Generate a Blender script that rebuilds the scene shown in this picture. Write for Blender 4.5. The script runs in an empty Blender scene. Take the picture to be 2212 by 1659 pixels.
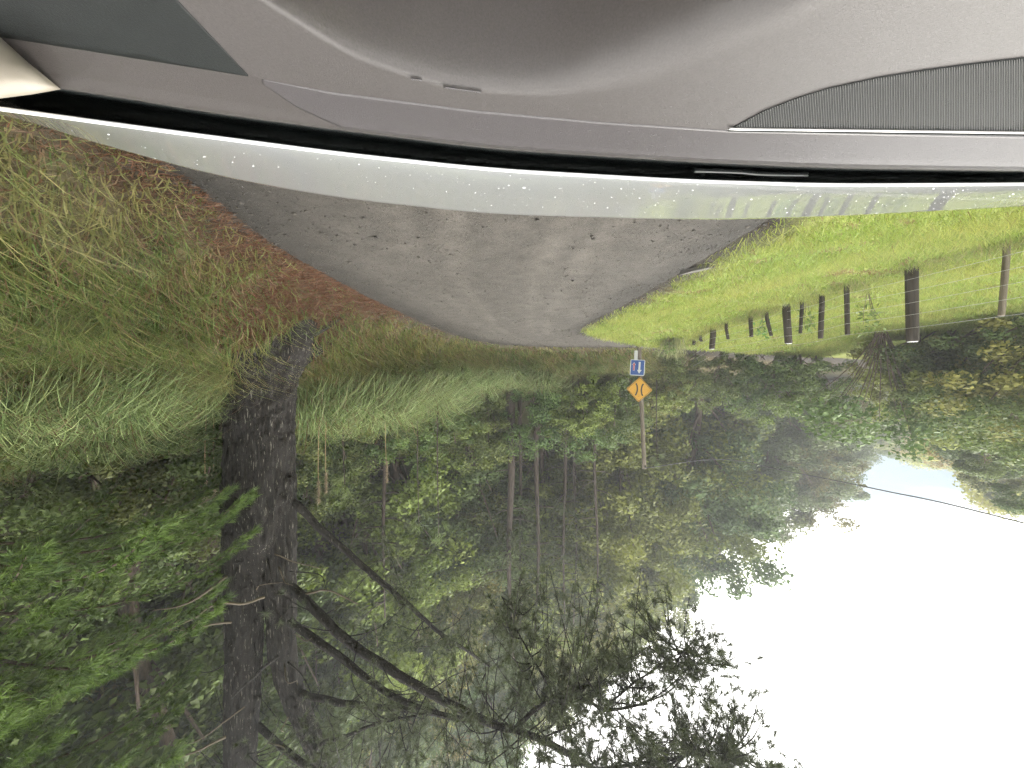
import bpy, math, random
import numpy as np
from mathutils import Matrix, Vector

rng = np.random.default_rng(7)
random.seed(7)
PI = math.pi
sc = bpy.context.scene
COL = sc.collection

# ------------------------------------------------------------------ camera
# the photograph is upside down: an ordinary level view up the road, camera rolled half a turn
CAM = np.array([0.0, 0.0, 1.4])
F = 800.0                       # focal length in pixels of a 2212 px wide picture
cd = bpy.data.cameras.new('camera'); cam = bpy.data.objects.new('camera', cd); COL.objects.link(cam)
cd.sensor_width = 36.0; cd.lens = 36.0 * F / 2212.0
cd.clip_start = 0.02; cd.clip_end = 2000.0
cam.matrix_world = Matrix(((-1, 0, 0, 0), (0, 0, -1, 0), (0, -1, 0, 1.4), (0, 0, 0, 1)))
sc.camera = cam

# ------------------------------------------------------------------ sky, sun, exposure
SUN_AZ, SUN_EL = math.radians(-62), math.radians(50)
w = bpy.data.worlds.new('World'); sc.world = w; w.use_nodes = True
nt = w.node_tree; nt.nodes.clear()
def wn(t, **k):
    n = nt.nodes.new(t)
    for a, b in k.items(): setattr(n, a, b)
    return n
sky = wn('ShaderNodeTexSky', sky_type='NISHITA', sun_disc=False, sun_elevation=SUN_EL, sun_rotation=SUN_AZ, air_density=1.0, dust_density=1.0)
tc = wn('ShaderNodeTexCoord'); sep = wn('ShaderNodeSeparateXYZ')
nt.links.new(tc.outputs['Generated'], sep.inputs[0])
mp = wn('ShaderNodeMapping'); mp.inputs['Scale'].default_value = (1, 1, 5)
nt.links.new(tc.outputs['Generated'], mp.inputs[0])
nz = wn('ShaderNodeTexNoise'); nz.inputs['Scale'].default_value = 3.0; nz.inputs['Detail'].default_value = 6
nt.links.new(mp.outputs[0], nz.inputs['Vector'])
ma = wn('ShaderNodeMath', operation='MULTIPLY_ADD'); ma.inputs[1].default_value = 0.16; 
nt.links.new(nz.outputs['Fac'], ma.inputs[0]); nt.links.new(sep.outputs['Z'], ma.inputs[2])
rm = wn('ShaderNodeMapRange', interpolation_type='SMOOTHSTEP'); rm.inputs['From Min'].default_value = 0.275; rm.inputs['From Max'].default_value = 0.35
nt.links.new(ma.outputs[0], rm.inputs['Value'])
mx = wn('ShaderNodeMix', data_type='RGBA'); nt.links.new(rm.outputs[0], mx.inputs['Factor'])
lowm = wn('ShaderNodeMix', data_type='RGBA'); lowm.inputs['Factor'].default_value = 0.96; lowm.inputs['B'].default_value = (0.9, 1.75, 2.5, 1)
nt.links.new(sky.outputs[0], lowm.inputs['A']); nt.links.new(lowm.outputs['Result'], mx.inputs['A']); mx.inputs['B'].default_value = (28.0, 27.4, 26.2, 1)
bg = wn('ShaderNodeBackground'); bg.inputs['Strength'].default_value = 0.06
nt.links.new(mx.outputs['Result'], bg.inputs['Color'])
wo = wn('ShaderNodeOutputWorld'); nt.links.new(bg.outputs[0], wo.inputs[0])

sd = bpy.data.lights.new('sun', 'SUN'); so = bpy.data.objects.new('sun', sd); COL.objects.link(so)
sd.energy = 1.4; sd.angle = math.radians(14); sd.color = (1.0, 0.95, 0.86)
sdir = Vector((math.sin(SUN_AZ) * math.cos(SUN_EL), math.cos(SUN_AZ) * math.cos(SUN_EL), math.sin(SUN_EL)))
so.rotation_euler = sdir.to_track_quat('Z', 'Y').to_euler()
so.location = (-20, 0, 30)

sc.view_settings.view_transform = 'Standard'; sc.view_settings.look = 'None'
sc.view_settings.exposure = 1.75; sc.view_settings.gamma = 1.0
sc.view_settings.use_curve_mapping = False
sc.render.engine = 'CYCLES'
cy = sc.cycles
cy.use_denoising = True; cy.denoiser = 'OPENIMAGEDENOISE'; cy.denoising_prefilter = 'NONE'; cy.denoising_input_passes = 'RGB_ALBEDO_NORMAL'
cy.max_bounces = 4; cy.diffuse_bounces = 2; cy.glossy_bounces = 2; cy.transmission_bounces = 2; cy.use_adaptive_sampling = True; cy.adaptive_threshold = 0.035; cy.adaptive_min_samples = 12; cy.use_light_tree = False
cy.transparent_max_bounces = 8; cy.caustics_reflective = False; cy.caustics_refractive = False
cy.sample_clamp_indirect = 4.0

# ------------------------------------------------------------------ helpers
def P(px, py, d):
    """world point seen at picture position (2212 x 1659 grid, as printed) at forward distance d"""
    return np.array([(1106.0 - px) / F * d, d, 1.4 + (py - 829.5) / F * d])

def setp(o, label=None, cat=None, group=None, kind=None):
    if label: o['label'] = label
    if cat: o['category'] = cat
    if group: o['group'] = group
    if kind: o['kind'] = kind
    return o

def empty(name, loc=(0, 0, 0), label=None, cat=None, group=None, rz=0.0, scale=1.0):
    o = bpy.data.objects.new(name, None); COL.objects.link(o)
    o.location = loc; o.rotation_euler = (0, 0, rz); o.scale = (scale,) * 3; o.empty_display_size = 0.1
    return setp(o, label, cat, group)

def link(name, me, parent=None, mat=None):
    o = bpy.data.objects.new(name, me); COL.objects.link(o)
    if parent is not None: o.parent = parent
    if mat is not None and not me.materials: me.materials.append(mat)
    return o

def make_mesh(name, V, faces, mat=None, col=None, smooth=False):
    """V (n,3); faces: list of (m,3) / (m,4) int arrays; col (n,3) vertex colour"""
    V = np.asarray(V, np.float32)
    me = bpy.data.meshes.new(name)
    me.vertices.add(len(V)); me.vertices.foreach_set('co', V.ravel())
    faces = [np.asarray(f, np.int32) for f in faces if len(f)]
    tot = np.concatenate([f.ravel() for f in faces])
    cnt = np.concatenate([np.full(len(f), f.shape[1], np.int32) for f in faces])
    st = np.concatenate([[0], np.cumsum(cnt)[:-1]]).astype(np.int32)
    me.loops.add(len(tot)); me.loops.foreach_set('vertex_index', tot)
    me.polygons.add(len(cnt)); me.polygons.foreach_set('loop_start', st); me.polygons.foreach_set('loop_total', cnt)
    if smooth: me.polygons.foreach_set('use_smooth', np.ones(len(cnt), bool))
    me.update(calc_edges=True)
    if col is not None:
        a = me.color_attributes.new('Col', 'FLOAT_COLOR', 'POINT')
        c = np.ones((len(V), 4), np.float32); c[:, :3] = col
        a.data.foreach_set('color', c.ravel())
    if mat is not None: me.materials.append(mat)
    return me

class MB:
    def __init__(s): s.V = []; s.F3 = []; s.F4 = []; s.C = []; s.n = 0
    def add(s, V, F, col=None):
        V = np.asarray(V, float)
        for f in (F if isinstance(F, list) else [F]):
            f = np.asarray(f, int)
            if len(f) == 0: continue
            (s.F3 if f.shape[1] == 3 else s.F4).append(f + s.n)
        s.V.append(V); s.n += len(V)
        c = np.ones((len(V), 3)) if col is None else np.broadcast_to(np.asarray(col, float), (len(V), 3))
        s.C.append(c)
    def mesh(s, name, mat=None, smooth=False):
        fs = []
        if s.F3: fs.append(np.concatenate(s.F3))
        if s.F4: fs.append(np.concatenate(s.F4))
        return make_mesh(name, np.concatenate(s.V), fs, mat, np.concatenate(s.C), smooth)
    def build(s, name, mat=None, parent=None, smooth=False):
        return link(name, s.mesh(name, mat, smooth), parent)

def smooth_path(pts, n):
    """Catmull-Rom through pts"""
    p = np.asarray(pts, float)
    if len(p) == 2: return p[0] + (p[1] - p[0]) * np.linspace(0, 1, n)[:, None]
    q = np.vstack([2 * p[0] - p[1], p, 2 * p[-1] - p[-2]])
    t = np.linspace(0, len(p) - 1 - 1e-9, n); i = t.astype(int); f = (t - i)[:, None]
    a, b, c, d = q[i], q[i + 1], q[i + 2], q[i + 3]
    return 0.5 * (2 * b + (c - a) * f + (2 * a - 5 * b + 4 * c - d) * f**2 + (3 * b - a - 3 * c + d) * f**3)

def tube(pts, rad, seg=8, cap=True):
    pts = np.asarray(pts, float); n = len(pts); rad = np.broadcast_to(np.asarray(rad, float), (n,))
    T = np.gradient(pts, axis=0); T /= np.linalg.norm(T, axis=1)[:, None] + 1e-9
    ref = np.array([1.0, 0, 0]) if abs(T[0][0]) < 0.8 else np.array([0, 1.0, 0])
    U = np.zeros_like(pts); u = ref - T[0] * ref.dot(T[0]); u /= np.linalg.norm(u)
    for i in range(n):
        u = u - T[i] * u.dot(T[i]); u /= np.linalg.norm(u) + 1e-9; U[i] = u
    W = np.cross(T, U)
    a = np.linspace(0, 2 * PI, seg, endpoint=False)
    V = pts[:, None] + rad[:, None, None] * (np.cos(a)[None, :, None] * U[:, None] + np.sin(a)[None, :, None] * W[:, None])
    V = V.reshape(-1, 3)
    i, j = np.meshgrid(np.arange(n - 1), np.arange(seg), indexing='ij')
    k = (j + 1) % seg
    Fq = np.stack([i * seg + j, i * seg + k, (i + 1) * seg + k, (i + 1) * seg + j], -1).reshape(-1, 4)
    out = [Fq]
    if cap:
        V = np.vstack([V, pts[0], pts[-1]]); c0, c1 = len(V) - 2, len(V) - 1
        j = np.arange(seg); k = (j + 1) % seg
        out.append(np.stack([np.full(seg, c0), k, j], -1)); out.append(np.stack([np.full(seg, c1), (n - 1) * seg + j, (n - 1) * seg + k], -1))
    return V, out

def grid_faces(nu, nv):
    i, j = np.meshgrid(np.arange(nu - 1), np.arange(nv - 1), indexing='ij')
    return np.stack([i * nv + j, (i + 1) * nv + j, (i + 1) * nv + j + 1, i * nv + j + 1], -1).reshape(-1, 4)

def blades(base, H, W, lean, segs=2, droop=0.0):
    """N curved tapering blades; lean (N,3) horizontal tip offset"""
    N = len(base); t = np.linspace(0, 1, segs + 1)
    up = np.array([0, 0, 1.0])
    ang = rng.uniform(0, PI, N)
    wv = np.stack([np.cos(ang), np.sin(ang), np.zeros(N)], -1) * (np.broadcast_to(W, (N,)) / 2)[:, None]
    V = []
    for q in t[:-1]:
        c = base + up * (H * (q - droop * q * q))[:, None] + lean * (q ** 2)
        ww = wv * (1 - q) ** 0.6
        V += [c - ww, c + ww]
    V.append(base + up * (H * (1 - droop))[:, None] + lean)
    V = np.stack(V, 1); m = V.shape[1]
    b = np.arange(N)[:, None] * m
    F4 = []; 
    for s in range(segs - 1): F4.append(b + np.array([[2 * s, 2 * s + 1, 2 * s + 3, 2 * s + 2]]))
    F3 = b + np.array([[m - 3, m - 2, m - 1]])
    fs = [F3]
    if F4: fs.append(np.concatenate(F4))
    return V.reshape(-1, 3), fs, m

def leaves(c, nrm, size, aspect=0.6):
    """diamond leaves"""
    N = len(c); r = rng.normal(size=(N, 3)); t = np.cross(nrm, r); t /= np.linalg.norm(t, axis=1)[:, None] + 1e-9
    b = np.cross(nrm, t); b /= np.linalg.norm(b, axis=1)[:, None] + 1e-9
    s = np.broadcast_to(size, (N,))[:, None]
    bend = nrm * s * 0.18
    V = np.stack([c - t * s, c + b * s * aspect - bend, c + t * s, c - b * s * aspect - bend], 1).reshape(-1, 3)
    k = np.arange(N)[:, None] * 4
    return V, np.concatenate([k + np.array([[0, 1, 2]]), k + np.array([[0, 2, 3]])])

def needles(base, dirs, L, W):
    """thin triangles from base along dirs"""
    N = len(base); r = rng.normal(size=(N, 3)); t = np.cross(dirs, r); t /= np.linalg.norm(t, axis=1)[:, None] + 1e-9
    W = np.broadcast_to(W, (N,))[:, None] / 2
    V = np.stack([base - t * W, base + t * W, base + dirs * np.broadcast_to(L, (N,))[:, None]], 1).reshape(-1, 3)
    return V, np.arange(N * 3).reshape(-1, 3)

def unit(v): return v / (np.linalg.norm(v, axis=-1, keepdims=True) + 1e-9)
def rvec(n): return unit(rng.normal(size=(n, 3)))

def vnoise(p, scale=1.0, seed=0, octv=3):
    """cheap smooth pseudo-noise from sines, about -1..1"""
    p = np.asarray(p, float) * scale; r = np.random.default_rng(seed); o = np.zeros(p.shape[:-1]); a = 1.0; tot = 0
    for k in range(octv):
        s = 0
        for m in range(4):
            d = r.normal(size=p.shape[-1]); d /= np.linalg.norm(d); s = s + np.sin(p @ d * (2.0 ** k) * r.uniform(1.2, 2.6) + r.uniform(0, 6.28))
        o += a * s / 2.2; tot += a; a *= 0.55
    return o / tot

def ss(a, b, x):
    t = np.clip((x - a) / (b - a), 0, 1); return t * t * (3 - 2 * t)

# ------------------------------------------------------------------ materials
def newmat(name):
    m = bpy.data.materials.new(name); m.use_nodes = True; n = m.node_tree; n.nodes.clear(); return m, n
def nd(n, t, **k):
    x = n.nodes.new(t)
    for a, b in k.items():
        if a in x.inputs.keys() if isinstance(a, str) else False: x.inputs[a].default_value = b
        else: setattr(x, a, b)
    return x
def plain(name, color, rough=0.6, metal=0.0, spec=0.5, noise=0.0, nscale=8.0, bump=0.0, bscale=60.0, coat=0.0):
    m, n = newmat(name); L = n.links.new
    o = nd(n, 'ShaderNodeOutputMaterial'); b = nd(n, 'ShaderNodeBsdfPrincipled'); L(b.outputs[0], o.inputs[0])
    b.inputs['Base Color'].default_value = (*color, 1); b.inputs['Roughness'].default_value = rough
    b.inputs['Metallic'].default_value = metal; b.inputs['Specular IOR Level'].default_value = spec
    b.inputs['Coat Weight'].default_value = coat; b.inputs['Coat Roughness'].default_value = 0.03
    t = nd(n, 'ShaderNodeTexCoord')
    if noise:
        z = nd(n, 'ShaderNodeTexNoise'); z.inputs['Scale'].default_value = nscale; z.inputs['Detail'].default_value = 6
        L(t.outputs['Object'], z.inputs['Vector'])
        mr = nd(n, 'ShaderNodeMapRange'); mr.inputs['From Min'].default_value = 0.25; mr.inputs['From Max'].default_value = 0.75
        mr.inputs['To Min'].default_value = 1 - noise; mr.inputs['To Max'].default_value = 1 + noise; L(z.outputs['Fac'], mr.inputs['Value'])
        mm = nd(n, 'ShaderNodeVectorMath', operation='SCALE'); mm.inputs[0].default_value = color
        L(mr.outputs[0], mm.inputs['Scale']); L(mm.outputs[0], b.inputs['Base Color'])
    if bump:
        z = nd(n, 'ShaderNodeTexNoise'); z.inputs['Scale'].default_value = bscale; z.inputs['Detail'].default_value = 4
        L(t.outputs['Object'], z.inputs['Vector'])
        bp = nd(n, 'ShaderNodeBump'); bp.inputs['Strength'].default_value = bump; bp.inputs['Distance'].default_value = 0.02
        L(z.outputs['Fac'], bp.inputs['Height']); L(bp.outputs[0], b.inputs['Normal'])
    return m
def leafmat(name, tint=(1, 1, 1), transl=0.3, rough=0.55, vary=0.25, spec=0.3):
    """colour from the Col attribute, varied per object; thin leaf lets light through"""
    m, n = newmat(name); L = n.links.new
    o = nd(n, 'ShaderNodeOutputMaterial'); b = nd(n, 'ShaderNodeBsdfPrincipled'); tr = nd(n, 'ShaderNodeBsdfTranslucent'); mi = nd(n, 'ShaderNodeMixShader')
    at = nd(n, 'ShaderNodeAttribute', attribute_name='Col'); oi = nd(n, 'ShaderNodeObjectInfo')
    hs = nd(n, 'ShaderNodeHueSaturation')
    r1 = nd(n, 'ShaderNodeMapRange'); r1.inputs['To Min'].default_value = 1 - vary; r1.inputs['To Max'].default_value = 1 + vary; L(oi.outputs['Random'], r1.inputs['Value'])
    ml = nd(n, 'ShaderNodeMath', operation='MULTIPLY'); ml.inputs[1].default_value = 7.31; L(oi.outputs['Random'], ml.inputs[0])
    fr = nd(n, 'ShaderNodeMath', operation='FRACT'); L(ml.outputs[0], fr.inputs[0])
    r2 = nd(n, 'ShaderNodeMapRange'); r2.inputs['To Min'].default_value = 0.5 - 0.06 * vary / 0.25; r2.inputs['To Max'].default_value = 0.5 + 0.03 * vary / 0.25; L(fr.outputs[0], r2.inputs['Value'])
    L(at.outputs['Color'], hs.inputs['Color']); L(r1.outputs[0], hs.inputs['Value']); L(r2.outputs[0], hs.inputs['Hue'])
    vm = nd(n, 'ShaderNodeVectorMath', operation='MULTIPLY'); vm.inputs[1].default_value = tint; L(hs.outputs[0], vm.inputs[0])
    L(vm.outputs[0], b.inputs['Base Color']); L(vm.outputs[0], tr.inputs['Color'])
    b.inputs['Roughness'].default_value = rough; b.inputs['Specular IOR Level'].default_value = spec
    mi.inputs[0].default_value = transl; L(b.outputs[0], mi.inputs[1]); L(tr.outputs[0], mi.inputs[2]); L(mi.outputs[0], o.inputs[0])
    return m
def barkmat(name, dark, light, scale=(30, 30, 5), pale=None, bump=0.6):
    m, n = newmat(name); L = n.links.new
    o = nd(n, 'ShaderNodeOutputMaterial'); b = nd(n, 'ShaderNodeBsdfPrincipled'); L(b.outputs[0], o.inputs[0])
    t = nd(n, 'ShaderNodeTexCoord'); mpn = nd(n, 'ShaderNodeMapping'); mpn.inputs['Scale'].default_value = scale
    L(t.outputs['Object'], mpn.inputs[0])
    z = nd(n, 'ShaderNodeTexNoise'); z.inputs['Scale'].default_value = 1.0; z.inputs['Detail'].default_value = 8; z.inputs['Roughness'].default_value = 0.7; L(mpn.outputs[0], z.inputs['Vector'])
    cr = nd(n, 'ShaderNodeValToRGB'); L(z.outputs['Fac'], cr.inputs[0])
    e = cr.color_ramp.elements; e[0].position = 0.35; e[0].color = (*dark, 1); e[1].position = 0.68; e[1].color = (*light, 1)
    src = cr.outputs[0]
    if pale:
        z2 = nd(n, 'ShaderNodeTexNoise'); z2.inputs['Scale'].default_value = 1.7; z2.inputs['Detail'].default_value = 5; L(mpn.outputs[0], z2.inputs['Vector'])
        mr = nd(n, 'ShaderNodeMapRange'); mr.inputs['From Min'].default_value = 0.62; mr.inputs['From Max'].default_value = 0.69; L(z2.outputs['Fac'], mr.inputs['Value'])
        mxn = nd(n, 'ShaderNodeMix', data_type='RGBA'); L(mr.outputs[0], mxn.inputs['Factor']); L(src, mxn.inputs['A']); mxn.inputs['B'].default_value = (*pale, 1); src = mxn.outputs['Result']
    L(src, b.inputs['Base Color']); b.inputs['Roughness'].default_value = 0.75; b.inputs['Specular IOR Level'].default_value = 0.3
    bp = nd(n, 'ShaderNodeBump'); bp.inputs['Strength'].default_value = bump; bp.inputs['Distance'].default_value = 0.03
    L(z.outputs['Fac'], bp.inputs['Height']); L(bp.outputs[0], b.inputs['Normal'])
    return m

M = {}
M['leaf'] = leafmat('leaf', tint=(1.48, 1.68, 1.15), vary=0.22)
M['grass'] = leafmat('grass_blade', transl=0.35, vary=0.04, rough=0.5)
M['needle'] = leafmat('pine_needle', transl=0.15, vary=0.08, rough=0.5)
M['bark_dark'] = barkmat('dark_pine_bark', (0.003, 0.0025, 0.002), (0.026, 0.021, 0.017), (34, 34, 3.2), pale=(0.19, 0.175, 0.15), bump=1.0)
M['bark_brown'] = barkmat('brown_bark', (0.05, 0.035, 0.028), (0.16, 0.115, 0.09), (20, 20, 3))
M['twig'] = plain('dead_twig', (0.15, 0.12, 0.088), 0.8, noise=0.3)
M['timber'] = barkmat('weathered_timber', (0.08, 0.065, 0.05), (0.22, 0.185, 0.15), (30, 30, 2), bump=0.3)
M['timber_dark'] = barkmat('dark_post_timber', (0.02, 0.016, 0.013), (0.065, 0.052, 0.042), (30, 30, 2), bump=0.4)
M['wire'] = plain('galvanised_wire', (0.45, 0.45, 0.44), 0.4, metal=0.6)
M['cable'] = plain('cable', (0.10, 0.10, 0.11), 0.5)

# ------------------------------------------------------------------ terrain
RB = np.array([(2.0, -60), (2.0, -3), (2.1, 2), (2.4, 3.4), (2.4, 4.6), (2.33, 6), (2.07, 8.1), (1.75, 9.8), (1.2, 11.6), (0.35, 13.0), (-1.2, 13.7), (-2.8, 13.9), (-4.6, 13.9), (-8, 17), (-14, 21), (-22, 26), (-34, 34), (-60, 55)], float)
LB = np.array([(-2.4, -60), (-2.4, -3), (-2.2, 3.2), (-2.05, 5.9), (-1.85, 7.6), (-1.68, 9.0), (-1.8, 9.9), (-2.5, 10.8), (-3.4, 11.7), (-4.5, 12.4), (-8.4, 14.0), (-14.5, 17.5), (-23, 22), (-35, 29), (-62, 48)], float)
def polydist(x, y, B):
    best = np.full(x.shape, 1e9)
    for (ax, ay), (bx, by) in zip(B[:-1], B[1:]):
        dx, dy = bx - ax, by - ay
        t = np.clip(((x - ax) * dx + (y - ay) * dy) / (dx * dx + dy * dy), 0, 1)
        best = np.minimum(best, np.hypot(x - ax - t * dx, y - ay - t * dy))
    return best
ROADPOLY = np.vstack([RB, LB[::-1]])
def inpoly(x, y, poly):
    ins = np.zeros(x.shape, bool); n = len(poly)
    for i in range(n):
        ax, ay = poly[i]; bx, by = poly[(i + 1) % n]
        c = ((ay > y) != (by > y)) & (x < (bx - ax) * (y - ay) / (by - ay + 1e-12) + ax)
        ins ^= c
    return ins
def sides(x, y):
    x = np.asarray(x, float); y = np.asarray(y, float)
    dr, dl = polydist(x, y, RB), polydist(x, y, LB); ins = inpoly(x, y, ROADPOLY)
    right = (dr <= dl) & ~ins; left = (dr > dl) & ~ins
    return np.where(right, dr, 0.0), np.where(left, dl, 0.0), ins, dr, dl
def terrain(x, y, rough=True):
    x = np.asarray(x, float); y = np.asarray(y, float)
    sr, sl, ins, dr, dl = sides(x, y)
    a = x / np.maximum(y, 1.0)
    G = np.where(y > 1, np.clip((a + 1.02) / 0.75, 0, 1), 1.0); G = G * G * (3 - 2 * G) * 0.5 + G * 0.5
    near = 1 - ss(10.0, 13.5, y)
    bank = (0.45 + 0.45 * near) * ss(-0.05, 1.35, sr) * (0.35 + 0.65 * np.clip(G * 1.5, 0, 1))
    sc_ = 24 - 12 * np.exp(-sr / 24) - 12 * np.exp(-sr / 24)          # slope eases off into a plateau
    A = ss(-0.35, 0.45, a) * (y > 1)
    h = bank + sc_ * 0.26 * (0.12 + 0.88 * G) * ss(0.3, 4, sr) + (0.165 + 0.25 * A) * G * np.clip(np.minimum(sr, 20) - 5, 0, None) ** 1.66
    z = np.where(sr > 0, h, 0.0)
    zl = -0.32 * ss(0.2, 3.0, sl) + 0.13 * ss(10.5, 12.5, y) * np.exp(-sl / 1.5) + 0.10 * np.maximum(0, -x - 22) * ss(5, 12, sl) + 0.07 * ss(0, 0.35, sl)
    z = np.where(sl > 0, zl, z)
    if rough:
        q = np.stack([x, y], -1)
        off = np.where(ins, 0, np.minimum(np.maximum(sr, sl), 1.0))
        z = z + off * (0.05 * vnoise(q, 1.1, 3, 3) + 0.03 * vnoise(q, 4.0, 4, 2) * (sr > 0))
    return z
def tz(x, y): return float(terrain(np.array([x]), np.array([y]))[0])

def spaced(*seg):
    return np.unique(np.concatenate([np.arange(a, b, s) for a, b, s in seg] + [[seg[-1][1]]]))
gx = spaced((-125, -40, 4), (-40, -12, 0.8), (-12, -6, 0.3), (-6, 7, 0.11), (7, 14, 0.35), (14, 60, 1.5), (60, 125, 8))
gy = spaced((-60, -6, 3), (-6, 0, 0.5), (0, 15, 0.11), (15, 24, 0.35), (24, 80, 1.5), (80, 140, 8))
X, Y = np.meshgrid(gx, gy, indexing='ij'); X = X.ravel(); Y = Y.ravel()
Z = terrain(X, Y); sr, sl, ins, dr, dl = sides(X, Y)
Z = np.where(ins, -0.02 - 0.10 * np.clip(np.minimum(dr, dl) / 0.5, 0, 1), Z)
q2 = np.stack([X, Y], -1); n1 = vnoise(q2, 1.3, 11); n2 = vnoise(q2, 6.0, 12, 3)
lawn = np.array([0.15, 0.20, 0.042]); lawn2 = np.array([0.22, 0.225, 0.062]); needl = np.array([0.09, 0.046, 0.027]); soil = np.array([0.075, 0.055, 0.035]); olive = np.array([0.15, 0.14, 0.06]); forest = np.array([0.05, 0.052, 0.024]); grav = np.array([0.048, 0.041, 0.035])
def mixc(a, b, t): return a + (b - a) * np.clip(t, 0, 1)[:, None]
cl = mixc(np.tile(lawn, (len(X), 1)), lawn2, 0.5 + 0.5 * n1)
litter_w = np.exp(-((X - 3.2) / 0.8) ** 2 - ((Y - 5.2) / 1.25) ** 2) * 1.3 + 0.55 * np.exp(-((sr - 0.15) / 0.2) ** 2) * (1 - ss(5.5, 7.5, Y))
cr_ = mixc(np.tile(olive, (len(X), 1)), soil, 0.5 + 0.6 * n2)
cr_ = mixc(cr_, needl, litter_w + 0.25 * n2)
cr_ = mixc(cr_, forest, ss(2.5, 6, sr))
C = np.where((sr > 0)[:, None], cr_, cl); C = np.where(ins[:, None], grav, C)
C = mixc(C, np.tile(grav, (len(X), 1)), (1 - ss(0.0, 0.45, np.maximum(sr, sl) + 0.16 * n2)))
gm, n = newmat('ground_cover'); L = n.links.new
o_ = nd(n, 'ShaderNodeOutputMaterial'); b_ = nd(n, 'ShaderNodeBsdfPrincipled'); L(b_.outputs[0], o_.inputs[0]); b_.inputs['Roughness'].default_value = 0.9; b_.inputs['Specular IOR Level'].default_value = 0.2
at_ = nd(n, 'ShaderNodeAttribute', attribute_name='Col'); tcn = nd(n, 'ShaderNodeTexCoord')
zn = nd(n, 'ShaderNodeTexNoise'); zn.inputs['Scale'].default_value = 14; zn.inputs['Detail'].default_value = 9; zn.inputs['Roughness'].default_value = 0.75; L(tcn.outputs['Object'], zn.inputs['Vector'])
mr_ = nd(n, 'ShaderNodeMapRange'); mr_.inputs['From Min'].default_value = 0.3; mr_.inputs['From Max'].default_value = 0.7; mr_.inputs['To Min'].default_value = 0.55; mr_.inputs['To Max'].default_value = 1.45; L(zn.outputs['Fac'], mr_.inputs['Value'])
vs_ = nd(n, 'ShaderNodeVectorMath', operation='SCALE'); L(at_.outputs['Color'], vs_.inputs[0]); L(mr_.outputs[0], vs_.inputs['Scale']); L(vs_.outputs[0], b_.inputs['Base Color'])
bp_ = nd(n, 'ShaderNodeBump'); bp_.inputs['Strength'].default_value = 0.7; bp_.inputs['Distance'].default_value = 0.05; L(zn.outputs['Fac'], bp_.inputs['Height']); L(bp_.outputs[0], b_.inputs['Normal'])
setp(link('ground', make_mesh('ground', np.stack([X, Y, Z], -1), [grid_faces(len(gx), len(gy))], gm, C, True)), 'grassy ground with banks rising into the forest', kind='structure')

# gravel road: sheet between the two edges, crowned and rutted
def resample(B, n):
    s = np.concatenate([[0], np.cumsum(np.hypot(*np.diff(B, axis=0).T))]); t = np.linspace(0, 1, n)
    return B, s
def edge_at(B, t):      # smooth by dense linear then box blur
    s = np.concatenate([[0], np.cumsum(np.hypot(*np.diff(B, axis=0).T))])
    d = np.linspace(0, s[-1], 3000); p = np.stack([np.interp(d, s, B[:, 0]), np.interp(d, s, B[:, 1])], -1)
    return p
pr, pl = edge_at(RB[1:-1], 0), edge_at(LB[1:-1], 0)
# pair points on the two edges by arc fraction with anchors at matching bends
fr_ = np.array([0, .16, .30, .40, .50, .58, 1.0]); 
def by_frac(B, keys, n):
    k = np.linspace(0, 1, n); idx = np.interp(k, np.linspace(0, 1, len(keys)), keys)
    i = np.clip(idx.astype(int), 0, len(B) - 2); f = (idx - i)[:, None]
    return B[i] * (1 - f) + B[i + 1] * f
NR = 420
er = by_frac(RB, [1, 2, 4, 6, 7, 8.5, 9.5, 10.5, 11.5, 12.5, 13, 14, 15, 16], NR)
el_ = by_frac(LB, [1, 1.8, 2.5, 3.2, 4, 4.8, 5.2, 6, 7, 8, 9.2, 10.5, 12, 13], NR)
def blur(p, k=9):
    q = np.pad(p, ((k, k), (0, 0)), mode='edge'); return np.stack([np.convolve(q[:, i], np.ones(2 * k + 1) / (2 * k + 1), 'valid') for i in (0, 1)], -1)
er, el_ = blur(er), blur(el_)
NU = 101; u = np.linspace(-0.06, 1.06, NU)
RP = el_[:, None] + (er - el_)[:, None] * u[None, :, None]
RP[:, 0] += 0.06 * vnoise(RP[:, 0], 2.0, 31)[:, None]; RP[:, -1] += 0.06 * vnoise(RP[:, -1], 2.0, 32)[:, None]
rp = RP.reshape(-1, 2); uu = np.tile(u, NR)
rz = 0.012 + 0.05 * (1 - (2 * uu - 1) ** 2) - 0.015 * (np.exp(-((uu - 0.30) / 0.07) ** 2) + np.exp(-((uu - 0.70) / 0.07) ** 2)) + 0.008 * vnoise(rp, 1.5, 21) + 0.004 * vnoise(rp, 9, 22, 2)
rz = rz - 0.3 * ss(4.8, 8.5, -rp[:, 0]); rz = np.where((uu < 0) | (uu > 1), -0.02 - 0.3 * ss(4.8, 8.5, -rp[:, 0]), rz)
n1 = vnoise(rp, 1.2, 23); tr_ = np.exp(-((uu - 0.30 + 0.012 * n1) / 0.030) ** 2) + 0.8 * np.exp(-((uu - 0.40 + 0.012 * n1) / 0.026) ** 2) + np.exp(-((uu - 0.61 + 0.012 * n1) / 0.030) ** 2) + 0.6 * np.exp(-((uu - 0.70 + 0.012 * n1) / 0.026) ** 2)
edge_dark = ss(0.80, 1.0, uu + 0.05 * n1) + ss(0.84, 1.0, 1 - uu + 0.05 * n1)
rc = np.array([0.060, 0.0535, 0.0465])[None] * (1 + 0.36 * np.clip(tr_, 0, 1.2) * (0.75 + 0.25 * n1) - 0.55 * np.clip(edge_dark, 0, 1) + 0.07 * n1)[:, None]
rmz, n = newmat('gravel'); L = n.links.new
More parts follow.
